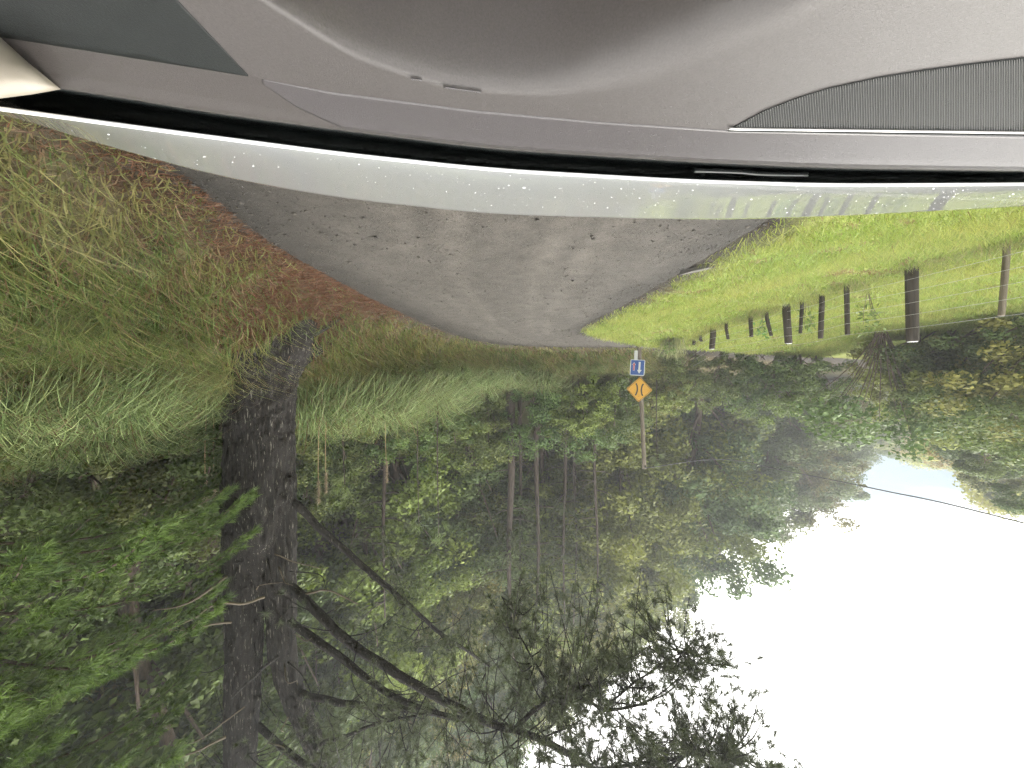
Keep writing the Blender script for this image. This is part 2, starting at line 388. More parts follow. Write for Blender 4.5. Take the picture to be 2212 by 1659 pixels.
o_ = nd(n, 'ShaderNodeOutputMaterial'); b_ = nd(n, 'ShaderNodeBsdfPrincipled'); L(b_.outputs[0], o_.inputs[0]); b_.inputs['Roughness'].default_value = 0.75; b_.inputs['Specular IOR Level'].default_value = 0.35
at_ = nd(n, 'ShaderNodeAttribute', attribute_name='Col'); tcn = nd(n, 'ShaderNodeTexCoord')
zn = nd(n, 'ShaderNodeTexNoise'); zn.inputs['Scale'].default_value = 38; zn.inputs['Detail'].default_value = 10; zn.inputs['Roughness'].default_value = 0.9; L(tcn.outputs['Object'], zn.inputs['Vector'])
vo = nd(n, 'ShaderNodeTexVoronoi'); vo.inputs['Scale'].default_value = 55; L(tcn.outputs['Object'], vo.inputs['Vector'])
zl_ = nd(n, 'ShaderNodeTexNoise'); zl_.inputs['Scale'].default_value = 5; zl_.inputs['Detail'].default_value = 5; L(tcn.outputs['Object'], zl_.inputs['Vector'])
ad = nd(n, 'ShaderNodeMath', operation='ADD'); L(zn.outputs['Fac'], ad.inputs[0]); L(zl_.outputs['Fac'], ad.inputs[1])
ad2 = nd(n, 'ShaderNodeMath', operation='MULTIPLY_ADD'); ad2.inputs[1].default_value = 0.35; sep_ = nd(n, 'ShaderNodeSeparateColor'); L(vo.outputs['Color'], sep_.inputs[0]); L(sep_.outputs[0], ad2.inputs[0]); L(ad.outputs[0], ad2.inputs[2])
mr_ = nd(n, 'ShaderNodeMapRange'); mr_.inputs['From Min'].default_value = 0.8; mr_.inputs['From Max'].default_value = 1.6; mr_.inputs['To Min'].default_value = 0.58; mr_.inputs['To Max'].default_value = 1.42; L(ad2.outputs[0], mr_.inputs['Value'])
vs_ = nd(n, 'ShaderNodeVectorMath', operation='SCALE'); L(at_.outputs['Color'], vs_.inputs[0]); L(mr_.outputs[0], vs_.inputs['Scale']); L(vs_.outputs[0], b_.inputs['Base Color'])
bp_ = nd(n, 'ShaderNodeBump'); bp_.inputs['Strength'].default_value = 0.8; bp_.inputs['Distance'].default_value = 0.012; L(ad2.outputs[0], bp_.inputs['Height']); L(bp_.outputs[0], b_.inputs['Normal'])
road_me = make_mesh('road', np.stack([rp[:, 0], rp[:, 1], rz], -1), [grid_faces(NR, NU)], rmz, rc, True)
setp(link('road', road_me), 'grey gravel road bending left', kind='structure')

# ------------------------------------------------------------------ loose stones on the road and along its edges
ico = np.array([(1, 0, 0), (-1, 0, 0), (0, 1, 0), (0, -1, 0), (0, 0, 1), (0, 0, -1)], float)
icf = np.array([(0, 2, 4), (2, 1, 4), (1, 3, 4), (3, 0, 4), (2, 0, 5), (1, 2, 5), (3, 1, 5), (0, 3, 5)])
def stones(n, xy, zb, size, base):
    r = size[:, None, None] * rng.uniform(0.6, 1.25, (n, 6, 1)) * np.array([1, 1, 0.6])
    a = rng.uniform(0, 6.28, n); v = ico[None] * r
    x = v[..., 0] * np.cos(a)[:, None] - v[..., 1] * np.sin(a)[:, None]; y = v[..., 0] * np.sin(a)[:, None] + v[..., 1] * np.cos(a)[:, None]
    V = np.stack([x + xy[:, :1], y + xy[:, 1:], v[..., 2] + zb[:, None]], -1).reshape(-1, 3)
    Fi = (icf[None] + np.arange(n)[:, None, None] * 6).reshape(-1, 3)
    c = np.repeat(base * rng.uniform(0.55, 1.25, (n, 1)), 6, 0)
    return V, Fi, c
N = 17000
k = (rng.random(N) ** 1.3 * NR * 0.62).astype(int); uq = np.clip(np.where(rng.random(N) < 0.8, np.where(rng.random(N) < 0.45, rng.beta(1, 11, N), 1 - rng.beta(1, 9, N)), rng.random(N)), 0.0, 1.0) * 1.12 - 0.06
xy = el_[k] + (er[k] - el_[k]) * uq[:, None] + rng.normal(0, 0.03, (N, 2))
zb = 0.012 + 0.05 * (1 - (2 * np.clip(uq, 0, 1) - 1) ** 2) + 0.002
V, Fi, c = stones(N, xy, zb, np.exp(rng.normal(math.log(0.0078), 0.45, N)), np.array([0.062, 0.055, 0.047]))
setp(link('loose_gravel', make_mesh('loose_gravel', V, [Fi], plain('stone', (1, 1, 1), 0.8), c)), 'loose grey gravel scattered over the road', kind='stuff')
sm = bpy.data.materials['stone'].node_tree; aa = sm.nodes.new('ShaderNodeAttribute'); aa.attribute_name = 'Col'
sm.links.new(aa.outputs['Color'], [x for x in sm.nodes if x.type == 'BSDF_PRINCIPLED'][0].inputs['Base Color'])

# ------------------------------------------------------------------ grass, litter
def scatter(n, x0, x1, y0, y1, keep):
    out = []; tot = 0
    while tot < n:
        x = rng.uniform(x0, x1, n); y = rng.uniform(y0, y1, n); m = keep(x, y); out.append(np.stack([x[m], y[m]], -1)); tot += m.sum()
    return np.concatenate(out)[:n]
def view_keep(x, y, margin=0.15):
    return (np.abs(x) < (1.3825 + margin) * y + 0.2) & (y > 0.6)

# mown verge and field on the left
def keepL(x, y):
    sr, sl, ins, dr, dl = sides(x, y)
    return (sl > 0.02) & view_keep(x, y) & (rng.random(len(x)) < np.clip((4.5 / np.maximum(y, 1)) ** 1.1, 0.06, 1)) & (rng.random(len(x)) < 0.25 + 0.75 * ss(0.0, 0.5, sl + 0.12 * vnoise(np.stack([x, y], -1), 3, 55)))
xy = scatter(110000, -14, -1.5, 1.4, 17, keepL); z = terrain(xy[:, 0], xy[:, 1])
nn = vnoise(xy, 1.4, 41); n3 = vnoise(xy, 5, 42); N = len(xy)
H = np.clip(0.055 + 0.02 * nn + 0.02 * n3, 0.02, 0.2) * rng.uniform(0.6, 1.5, N) * (1 + 0.05 * xy[:, 1])
lean = rng.normal(0, 1, (N, 3)) * np.array([1, 1, 0]) * (H * 0.6)[:, None]
V, Fs, m = blades(np.column_stack([xy, z - 0.005]), H, 0.006 + 0.0012 * xy[:, 1], lean, 1)
gcol = mixc(np.tile([0.22, 0.31, 0.065], (N, 1)), np.array([0.41, 0.395, 0.125]), 0.30 + 0.28 * nn + 0.25 * n3 + rng.normal(0, 0.15, N)) * rng.uniform(0.75, 1.2, (N, 1))
brown = (nn + n3 < -1.05) | (rng.random(N) < 0.03); gcol[brown] = np.array([0.26, 0.20, 0.09]) * rng.uniform(0.6, 1.1, (brown.sum(), 1))
nf = 5000; yf = rng.uniform(2.5, 12, nf); xf = -5.65 + rng.normal(0, .16, nf) ; zf = terrain(xf, yf); pv_ = 0.5 + 0.5 * vnoise(np.stack([xf, yf], -1), 2.5, 77); Hf = rng.uniform(.06, .26, nf) * pv_ * (1 + .03 * yf)
V2, Fs2, m2 = blades(np.column_stack([xf, yf, zf - .005]), Hf, 0.008 + .0012 * yf, rng.normal(0, 1, (nf, 3)) * np.array([1, 1, 0]) * (Hf * .5)[:, None], 1)
c2 = mixc(np.tile([0.16, 0.24, 0.055], (nf, 1)), np.array([0.36, 0.31, 0.15]), rng.random(nf)) * rng.uniform(.6, 1.15, (nf, 1))
Fs = [np.concatenate([Fs[0], Fs2[0] + len(V)])]; V = np.concatenate([V, V2]); gcol = np.concatenate([gcol, c2])
setp(link('verge_grass', make_mesh('verge_grass', V, Fs, M['grass'], np.repeat(gcol, m, 0))), 'short bright green grass on the verge and field', kind='stuff')

# rough grass, dead stems and pine needles on the right bank and far bank
def keepR(x, y):
    sr, sl, ins, dr, dl = sides(x, y)
    lw = np.exp(-((x - 3.1) / 0.8) ** 2 - ((y - 5.2) / 1.2) ** 2) * 1.5
    return (sr > 0.05) & (sr < 6.5) & view_keep(x, y) & (rng.random(len(x)) > 0.75 * np.clip(lw, 0, 1)) & (rng.random(len(x)) < np.clip((4.0 / np.maximum(y, 1)), 0.12, 1)) & (rng.random(len(x)) < 0.3 + ss(0.05, 0.6, sr + 0.3 * vnoise(np.stack([x, y], -1), 2.2, 61)))
xy = scatter(98000, -8, 8.5, 1.2, 19, keepR); z = terrain(xy[:, 0], xy[:, 1]); N = len(xy)
nn = vnoise(xy, 1.7, 62); n3 = vnoise(xy, 6, 63); srr = sides(xy[:, 0], xy[:, 1])[0]
H = (0.08 + 0.30 * ss(0.1, 1.0, srr)) * rng.uniform(0.5, 1.7, N) * (1 + 0.5 * nn)
lean = (rng.normal(0, 0.7, (N, 3)) * np.array([1, 1, 0]) + np.array([-0.5, -0.35, 0])) * (H * 0.9)[:, None]
V, Fs, m = blades(np.column_stack([xy, z - 0.01]), H, 0.007 + 0.0015 * xy[:, 1], lean, 3, 0.25)
gcol = mixc(np.tile([0.125, 0.20, 0.055], (N, 1)), np.array([0.36, 0.33, 0.13]), 0.36 + 0.5 * nn + rng.normal(0, 0.25, N)) * rng.uniform(0.6, 1.3, (N, 1))
brown = (rng.random(N) < 0.14 + 0.35 * (n3 > 0.45)); gcol[brown] = mixc(np.tile([0.25, 0.13, 0.075], (brown.sum(), 1)), np.array([0.44, 0.34, 0.20]), rng.random(brown.sum())) * rng.uniform(0.5, 1.1, (brown.sum(), 1))
setp(link('bank_grass', make_mesh('bank_grass', V, Fs, M['grass'], np.repeat(gcol, m, 0))), 'rough green and straw coloured grass on the banks', kind='stuff')

N = 46000
xy = scatter(N, 1.8, 6, 1.3, 11, lambda x, y: (sides(x, y)[0] > -0.01) & (~inpoly(x, y, ROADPOLY)) & view_keep(x, y) & (rng.random(len(x)) < np.exp(-((x - 3.1) / 0.8) ** 2 - ((y - 5.2) / 1.3) ** 2) + 0.4 * np.exp(-((sides(x, y)[0] - 0.12) / 0.2) ** 2) * (1 - ss(6.0, 8.0, y)) + 0.03))
z = terrain(xy[:, 0], xy[:, 1]) + rng.uniform(0.0, 0.03, N)
dv = rng.normal(0, 1, (N, 3)) * np.array([1, 1, 0.18]) + np.array([-0.6, -0.1, -0.35])
V, Fi = needles(np.column_stack([xy, z]), unit(dv), rng.uniform(0.06, 0.16, N), 0.0045 + 0.0006 * xy[:, 1])
c = mixc(np.tile([0.19, 0.080, 0.042], (N, 1)), np.array([0.16, 0.105, 0.065]), rng.random(N)) * rng.uniform(0.45, 1.2, (N, 1))
setp(link('pine_needle_litter', make_mesh('pine_needle_litter', V, [Fi], M['grass'], np.repeat(c, 3, 0))), 'rusty brown fallen pine needles under the big tree', kind='stuff')

# ------------------------------------------------------------------ the car the picture is taken from
def car_pt(px, py, z):
    d = (1.4 - z) / ((829.5 - py) / F); return np.array([(1106.0 - px) / F * d, d, z])
def cpts(px, py, z):
    px, py, z = np.broadcast_arrays(np.asarray(px, float), py, z); d = (1.4 - z) / ((829.5 - py) / F)
    return np.stack([(1106.0 - px) / F * d, d, z], -1)
xd = [-300, 0, 128, 243, 416, 713, 768, 1060, 1480, 1791, 2211, 2500]; yd = [112, 168, 193, 208, 239, 280, 286, 323, 350, 364, 370, 372]
xl = [-300, 0, 347, 740, 1060, 1480, 1791, 2211, 2500]; yl = [198, 236, 283, 334, 368, 392, 401, 399, 393]
xh = [-300, 0, 208, 486, 740, 1060, 1480, 1650, 1860, 2211, 2500]; yh = [205, 242, 310, 385, 429, 463, 475, 473, 465, 446, 420]
from functools import partial
def curve(xs, ys):
    g = np.linspace(-300, 2500, 141); v = np.interp(g, xs, ys)
    v = np.convolve(np.pad(v, 5, mode='reflect', reflect_type='odd'), np.ones(11) / 11, 'valid'); return partial(np.interp, xp=g, fp=v)
fd, fl, fh = curve(xd, yd), curve(xl, yl), curve(xh, yh)
ZD = 1.04
car = empty('car', (0, 0.6, 0), 'silver car in the foreground seen over its grey dashboard', 'car')
def carpart(name, me, parent=car):
    o = link(name, me, parent)
    if parent is car: o.matrix_parent_inverse = Matrix.Translation((0, -0.6, 0))
    return o
def grid_mesh(name, Vg, mat, smooth=True, col=None):
    return make_mesh(name, Vg.reshape(-1, 3), [grid_faces(Vg.shape[0], Vg.shape[1])], mat, col, smooth)
M['paint'] = plain('silver_paint', (0.29, 0.295, 0.305), 0.28, metal=0.15, coat=1.0)
M['edge_highlight'] = plain('bonnet_edge_highlight', (0.86, 0.86, 0.88), 0.2, coat=1.0)  # near white: sky highlight along the bonnet's rear edge put into the colour
M['cowl'] = plain('black_plastic', (0.006, 0.008, 0.008), 0.55, spec=0.25, bump=0.2, bscale=200)
M['dash'] = plain('grey_dash_vinyl', (0.052, 0.0465, 0.0455), 0.48, spec=0.45, noise=0.16, nscale=420, bump=0.06, bscale=500)
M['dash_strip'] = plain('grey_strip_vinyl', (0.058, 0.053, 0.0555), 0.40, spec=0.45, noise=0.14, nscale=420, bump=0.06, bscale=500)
M['dash_dark'] = plain('charcoal_grille_and_shadow', (0.011, 0.0125, 0.0125), 0.6, spec=0.3, noise=0.1, nscale=60, bump=0.12, bscale=500)  # backs the grille; also colours the painted shadow on the dash
M['trim'] = plain('cream_trim', (0.27, 0.24, 0.20), 0.55)
M['grille'] = plain('ribbed_plastic', (0.034, 0.034, 0.033), 0.5)
M['chrome'] = plain('satin_trim', (0.55, 0.54, 0.53), 0.3, metal=0.4)

# bonnet
pxs = np.linspace(-60, 2400, 124); t = np.linspace(0, 1, 26)
rows = []
for k in t:
    py = fl(pxs) + (fh(pxs) - fl(pxs)) * k
    rows.append(cpts(pxs, py, 1.03 - 0.095 * k ** 1.5))
last = rows[-1]
fan = unit(last * np.array([1, 1, 0]) * np.array([0.55, 1, 0]))
z = 0.0; run = 0.0
for j in range(1, 15):
    run += 0.06; z += 0.06 * (0.44 + 0.07 * j)
    rows.append(last + fan * run - np.array([0, 0, z]))
carpart('bonnet', grid_mesh('bonnet', np.stack(rows, 1), M['paint']))
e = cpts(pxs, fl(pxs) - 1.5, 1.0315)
Vt, Ft = tube(e, 0.0028, 10); mb = MB(); mb.add(Vt, Ft); carpart('bonnet_edge', mb.mesh('bonnet_edge', M['edge_highlight'], True))
# rain drops and flecks on the bonnet
N = 300; mb = MB(); hemi = []
aa_ = np.linspace(0, 2 * PI, 8, endpoint=False)
ring0 = np.stack([np.cos(aa_), np.sin(aa_), np.zeros(8)], -1); ring1 = np.stack([0.7 * np.cos(aa_), 0.7 * np.sin(aa_), np.full(8, 0.6)], -1)
HV = np.vstack([ring0, ring1, [[0, 0, 0.85]]]); jj = np.arange(8); kk = (jj + 1) % 8
HF = [np.stack([jj, kk, 8 + kk, 8 + jj], -1), np.stack([8 + jj, 8 + kk, np.full(8, 16)], -1)]
for i in range(N):
    px_ = 2212 * (1 - rng.beta(1.0, 2.2)) if rng.random() < 0.8 else rng.uniform(100, 2212)
    tt = rng.uniform(0.03, 0.97); py_ = fl(px_) + (fh(px_) - fl(px_)) * tt
    c0 = car_pt(px_, py_, 1.03 - 0.095 * tt ** 1.5); r = np.exp(rng.normal(math.log(0.00048), 0.38)) * (0.75 + 0.6 * c0[1])
    mb.add(HV * np.array([r * rng.uniform(1, 2.0), r * rng.uniform(0.8, 1.4), r * 0.6]) + c0 + np.array([0, 0, 0.0004]), HF)
o = carpart('water_drop', mb.mesh('water_drop', plain('drop', (0.55, 0.55, 0.56), 0.15, coat=0.5), True)); o['kind'] = 'stuff'
# cowl: black trough between windscreen foot and bonnet
rows = [cpts(pxs, fd(pxs) + 1, ZD - 0.02), cpts(pxs, fd(pxs) + 8, 0.975), cpts(pxs, fd(pxs) * 0.4 + fl(pxs) * 0.6, 0.97), cpts(pxs, fl(pxs) - 6, 0.985), cpts(pxs, fl(pxs) - 1, 1.005)]
carpart('cowl_panel', grid_mesh('cowl_panel', np.stack(rows, 1), M['cowl']))
# wiper lying in the trough
wp = [(1500, 371), (1530, 371.5), (1590, 373.5), (1640, 377.5), (1690, 379), (1745, 379.5)]
wpts = np.array([car_pt(a, b, 1.006) for a, b in wp])
wiper = carpart('wiper', MB().__class__ and (lambda mb: (mb.add(*tube(smooth_path(wpts, 24), 0.0016, 8)), mb.mesh('wiper', plain('wiper_metal', (0.30, 0.31, 0.30), 0.35, metal=0.5), True))[1])(MB()))
mb = MB(); mb.add(*tube(smooth_path(wpts[::-1] * 1.0 + np.array([0, 0.002, -0.004]), 24), 0.004, 6)); link('wiper_blade', mb.mesh('wiper_blade', M['cowl'], True), wiper)
# dashboard: top surface rolling down into the fascia
xc = [-300, 300, 430, 558, 713, 767, 886, 956, 1060, 1199, 1338, 1444, 1617, 1826, 2000, 2500]; yc = [-500, -190, -90, 0, 97, 130, 170, 191, 205, 213, 198, 172, 100, 0, -90, -350]
g = np.linspace(-300, 2500, 281); cv = np.interp(g, xc, yc); cv = np.convolve(np.pad(cv, 4, mode='edge'), np.ones(9) / 9, 'valid'); fc = partial(np.interp, xp=g, fp=cv)
xa = [-300, 0, 535, 713, 1025, 1300, 1575, 2212, 2500]; ya = [32, 80, 165, 198, 238, 263, 281, 293, 297]; fa = partial(np.interp, xp=xa, fp=ya)
def dash_z(px, py):
    ins_ = np.clip((fc(px) - py), 0, None)                       # inside the fascia lobe
    wl = 22 + 110 * ss(1100, 1600, px)
    drop = 0.085 * (np.sqrt(ins_ ** 2 + wl ** 2) - wl) / 200 + 0.0015 * ss(0, 26, ins_) * (1 - ss(900, 1300, px))
    strip = np.clip((py - fa(px)) / 60, 0, 1)
    edge = np.clip((py - fd(px) + 9) / 9, 0, 1)
    return ZD + 0.006 - 0.006 * strip - drop - 0.004 * edge ** 2
pxs = np.linspace(-120, 2330, 260); tt = np.linspace(0, 1, 120)
PY = -140 + (fd(pxs)[:, None] + 140) * tt[None]; PX = np.repeat(pxs[:, None], len(tt), 1)
Vg = cpts(PX, PY, dash_z(PX, PY))
lip = Vg[:, -1:] + np.array([0, 0.003, -0.05])
dash = carpart('dashboard', grid_mesh('dashboard', np.concatenate([Vg, lip], 1), M['dash']))
def dpanel(name, pxr, lo, hi, mat, nu=120, nv=14, up=0.0022):
    px = np.linspace(*pxr, nu); t = np.linspace(0, 1, nv); PX = np.repeat(px[:, None], nv, 1); PY = lo(px)[:, None] + (hi(px) - lo(px))[:, None] * t[None]
    z = dash_z(PX, PY); top = cpts(PX, PY, z + up)
    a = np.concatenate([top[:, :1] - [0, 0, up + 0.002], top, top[:, -1:] - [0, 0, up + 0.002]], 1)
    a = np.concatenate([a[:1] - [0, 0, up + 0.002], a, a[-1:] - [0, 0, up + 0.002]], 0)
    return link(name, grid_mesh(name, a, mat), dash)
fB = partial(np.interp, xp=[-60, 0, 60, 380, 535], fp=[-60, -60, -60, -60, 164])
o = dpanel('dash_shadow_patch', (-110, 536), lambda p: np.interp(p, [-110, 325, 380, 458, 536], [-120, -120, 0, 82, 164.5]), lambda p: fa(p), M['dash_dark'], 140, 20, 0.0016); o['label'] = 'dark triangle on the dashboard, a shadow painted in'  # cast shadow on the dash painted as a raised dark patch
dpanel('demister_strip', (566, 2320), lambda p: fa(p) + 1.5, lambda p: np.minimum(np.interp(p, [566, 640, 760, 900], [180, 232, 287, 400]), fd(p) - 5), M['dash_strip'], 200, 14, 0.0007)  # real strip; its slanted end is cut along the painted shadow's edge
# ribbed grille with a bright lower edge
fg = partial(np.interp, xp=[1582, 1650, 1720, 1790, 1900, 2000, 2100, 2212, 2330], fp=[276, 240, 213, 191, 167, 151, 138, 125, 114]); fgb = lambda p: np.interp(p, [1582, 2212, 2330], [277.5, 284, 285])
gr = dpanel('ribbed_grille', (1584, 2325), fg, fgb, M['dash_dark'], 120, 10, 0.0010)
mb = MB()
for x0 in np.arange(1592, 2325, 5.4):
    lo, hi = fg(x0) + 1.5, fgb(x0) - 1; sk = 0.10 * (1 - ss(1600, 2000, x0))
    py = np.linspace(lo, hi, 8); a = []
    for s_, up in ((-1.5, 0.0008), (-0.9, 0.0024), (0.9, 0.0024), (1.5, 0.0008)):
        pp = np.full(8, x0 + s_) - (hi - py) * sk; a.append(cpts(pp, py, dash_z(pp, py) + up))
    a = np.stack(a, 0); mb.add(a.reshape(-1, 3), grid_faces(4, 8))
o = link('rib', mb.mesh('rib', M['grille']), gr); o['kind'] = 'stuff'
px = np.linspace(1574, 2330, 60); e = cpts(px, np.interp(px, [1574, 2330], [278.5, 288]), dash_z(px, np.interp(px, [1574, 2330], [278.5, 288])) + 0.003)
mb = MB(); mb.add(*tube(e, 0.0016, 8)); link('grille_trim', mb.mesh('grille_trim', M['chrome'], True), dash)
e = cpts(px, np.interp(px, [1574, 2330], [282.5, 294]), dash_z(px, np.interp(px, [1574, 2330], [282.5, 294])) + 0.0022)
mb = MB(); mb.add(*tube(e, 0.0009, 6)); link('gap_seal', mb.mesh('gap_seal', M['cowl'], True), dash)
for (a0, b0, a1, b1) in ((888, 172, 912, 175), (958, 190, 1040, 201)):  # paler raised streaks standing for glints on the fascia lip, not real clips
    px = np.linspace(a0, a1, 10); py = np.linspace(b0, b1, 10) - 2
    mb = MB(); mb.add(*tube(cpts(px, py, dash_z(px, py) + 0.002), 0.0012, 8)); link('clip', mb.mesh('clip', M['dash_strip'], True), dash)
# windscreen pillar foot, cream trim
ring = np.array([(132, 193), (60, 134), (0, 80), (-100, -10), (-220, -80), (-240, 120), (-220, 275), (-100, 232), (0, 213), (70, 204)], float); cen = ring.mean(0)
lay = []
for f_, d_ in ((1.0, 0.50), (1.0, 0.375), (0.97, 0.370), (0.86, 0.362), (0.5, 0.355), (0.02, 0.354)):
    q_ = cen + (ring - cen) * f_; q_[:, 0] = q_[:, 0] * 1.0; lay.append(np.array([P(a, b, d_) for a, b in q_]))
V = np.concatenate(lay); nr = len(ring); jj = np.arange(nr); kk = (jj + 1) % nr
carpart('pillar_trim', make_mesh('pillar_trim', V, [np.concatenate([np.stack([l * nr + jj, l * nr + kk, (l + 1) * nr + kk, (l + 1) * nr + jj], -1) for l in range(len(lay) - 1)])], M['trim'], None, True))
# windscreen: thin slab of clear glass leaning back over the dashboard
gmx, n = newmat('windscreen_glass'); L = n.links.new
o_ = nd(n, 'ShaderNodeOutputMaterial'); mi = nd(n, 'ShaderNodeMixShader'); tr = nd(n, 'ShaderNodeBsdfTransparent'); gl = nd(n, 'ShaderNodeBsdfGlossy'); gl.inputs['Roughness'].default_value = 0.04
tr.inputs['Color'].default_value = (0.975, 0.985, 0.98, 1); mi.inputs[0].default_value = 0.032
L(tr.outputs[0], mi.inputs[1]); L(gl.outputs[0], mi.inputs[2]); L(mi.outputs[0], o_.inputs[0])
pxs = np.linspace(-10, 2480, 60); foot = cpts(pxs, fd(pxs) * 0.75 + fl(pxs) * 0.25, 0.985)
rows = []
for k in np.linspace(0, 1, 16):
    r = foot * np.array([1 - 0.16 * k, 1, 0]) + np.array([0, -0.62 * k + 0.05 * math.sin(PI * k), 0.985 + 0.66 * k]); rows.append(r)
carpart('windscreen', grid_mesh('windscreen', np.stack(rows, 1), gmx))

# ------------------------------------------------------------------ leaf cover helpers
def clump_leaves(centers, rad, n_each, size, colA, colB, squash=0.75, flat=0.5):
    """leaf clumps on shells round given centres: lighter above, each clump its own tone"""
    K = len(centers); N = K * n_each
    d = rvec(N); r = (rng.random(N) ** 0.4)[:, None]
    off = d * r * np.repeat(rad, n_each)[:, None]; off[:, 2] *= squash
    c = np.repeat(centers, n_each, 0) + off
    nrm = unit(d * 0.7 + np.array([0, 0, flat]) + rng.normal(0, 0.45, (N, 3)))
    V, Fi = leaves(c, nrm, size * rng.uniform(0.6, 1.35, N))
    tone = np.repeat(rng.random(K), n_each) * 0.6 + rng.random(N) * 0.4
    col = mixc(np.tile(colA, (N, 1)), np.asarray(colB), tone) * rng.uniform(0.75, 1.25, (N, 1))
    return V, Fi, np.repeat(col, 4, 0)

def copy_tree(root, loc, rz, scale, label=None, group=None):
    r = root.copy(); COL.objects.link(r); r.location = loc; r.rotation_euler = (0, 0, rz); r.scale = scale if hasattr(scale, '__len__') else (scale,) * 3
    if label: r['label'] = label
    if group: r['group'] = group
    for ch in root.children:
        c = ch.copy(); COL.objects.link(c); c.parent = r
        for g_ in ch.children:
            d_ = g_.copy(); COL.objects.link(d_); d_.parent = c
    return r

# prototypes are parked as data only: (trunk mesh, crown mesh)
def broadleaf_data(name, H, R, colA, colB, nclump=99, n_each=215, leaf=0.078, trunk_r=0.16, low=0.15, cone=0.0):
    mb = MB(); tip = H * 0.8
    ax = smooth_path([(0, 0, -0.6), (rng.normal(0, .1), rng.normal(0, .1), H * .25), (rng.normal(0, .25), rng.normal(0, .25), H * .55), (rng.normal(0, .3), rng.normal(0, .3), tip)], 14)
    mb.add(*tube(ax, np.linspace(trunk_r, trunk_r * 0.25, 14), 8))
    lobes = []
    nl = 9
    for i in range(nl):
        zz = H * (low + (0.93 - low) * (i + 0.5) / nl); rr = R * (1 - cone * (zz / H)) * (0.55 + 0.3 * rng.random()) * (1 - max(0, zz / H - 0.75) * 2.2)
        a = i * 2.4 + rng.normal(0, .3)
        lobes.append((np.array([math.cos(a) * rr * 0.62, math.sin(a) * rr * 0.62, zz]), R * rng.uniform(0.38, 0.6) * (1 - cone * zz / H * 0.6)))
        b0 = ax[min(13, int(12 * zz / H * 0.8))]
        mb.add(*tube(smooth_path([b0, (b0 + lobes[-1][0]) / 2 + [0, 0, -0.1], lobes[-1][0]], 6), np.linspace(trunk_r * 0.4, 0.02, 6), 5))
    cs, rs = [], []
    per = nclump // nl
    for c, r in lobes:
        d = rvec(per * 2); d = d[np.argsort(-d[:, 2] + rng.normal(0, .5, per * 2))][:per]
        cs.append(c + d * r * np.array([1, 1, 0.8])); rs.append(np.full(per, r * 0.42) * rng.uniform(0.7, 1.3, per))
    cs = np.concatenate(cs); rs = np.concatenate(rs)
    V, Fi, col = clump_leaves(cs, rs, n_each, leaf, colA, colB)
    return mb.mesh(name + '_trunk', M['bark_brown'], True), make_mesh(name + '_crown', V, [Fi], M['leaf'], col), H, R

def add_tree(name, data, loc, rz, s, label, cat, group=None):
    e_ = empty(name, loc, label, cat, group, rz, 1.0); e_.scale = s if hasattr(s, '__len__') else (s, s, s)
    link('trunk', data[0], e_); link('crown', data[1], e_); return e_

olA, olB = (0.075, 0.085, 0.030), (0.185, 0.185, 0.060)
dgA, dgB = (0.040, 0.058, 0.026), (0.100, 0.120, 0.048)
yoA, yoB = (0.115, 0.105, 0.034), (0.24, 0.205, 0.065)
blA, blB = (0.045, 0.062, 0.038), (0.105, 0.125, 0.065)
PT = {
 'olive1': broadleaf_data('olive1', 9.0, 3.0, olA, olB),
 'olive2': broadleaf_data('olive2', 7.5, 3.3, olA, olB, low=0.1),
 'dark1': broadleaf_data('dark1', 9.5, 2.8, dgA, dgB, cone=0.3),
 'dark2': broadleaf_data('dark2', 8.0, 3.2, blA, blB),
 'ochre1': broadleaf_data('ochre1', 8.0, 3.1, yoA, yoB),
 'shrub1': broadleaf_data('shrub1', 3.0, 1.7, dgA, dgB, nclump=54, n_each=150, leaf=0.05, trunk_r=0.06, low=0.08),
 'shrub2': broadleaf_data('shrub2', 2.6, 1.6, olA, olB, nclump=54, n_each=150, leaf=0.05, trunk_r=0.05, low=0.08),
}
LABEL = {'olive1': 'olive green broadleaf tree in the hillside forest', 'olive2': 'low spreading olive green tree in the hillside forest', 'dark1': 'dark green upright tree in the hillside forest', 'dark2': 'blue green rounded tree in the hillside forest', 'ochre1': 'yellowish ochre green tree in the hillside forest'}

def REG(a_):
    return ('on the left slope beyond the sky gap' if a_ < -1.08 else 'in the forest left of the sign pole' if a_ < -0.35 else 'behind the straight pine trunks' if a_ < 0.1 else "seen under the big pine's long limb" if a_ < 0.62 else "right of the big pine's trunk")
# candidate forest trees, near to far; keep those that add something to the view
cov = np.zeros((84, 112), bool)
gyx = np.stack(np.meshgrid(np.linspace(0, 1659, 84), np.linspace(0, 2212, 112), indexing='ij'), -1)
cand = []
for yy in np.arange(6, 78, 2.6):
    for xx in np.arange(-78, 60, 2.9):
        x_ = xx + rng.normal(0, 0.7); y_ = yy + rng.normal(0, 0.7)
        cand.append((x_, y_))
cand = np.array(cand); s_r, s_l, ins_, drr, dll = sides(cand[:, 0], cand[:, 1])
aang = cand[:, 0] / cand[:, 1]
right = (s_r > 5.0) & (aang > -1.0) & (cand[:, 1] > 15.5 + 2.5 * (aang < 0.1)); rightnear = (s_r > 4.5) & (cand[:, 0] > 8.5) & (cand[:, 1] <= 18) & (np.hypot(cand[:, 0], cand[:, 1]) > 13)
leftz = (s_l > 2) & (cand[:, 0] < -15.5) & (cand[:, 1] > 12.5) & (aang < -1.02) | ((s_r > 3) & (aang <= -1.0))
ok = (right | rightnear | leftz) & (np.abs(aang) < 1.75) & ~((aang > -0.33) & (aang < 0.08) & (cand[:, 1] < 22.5))
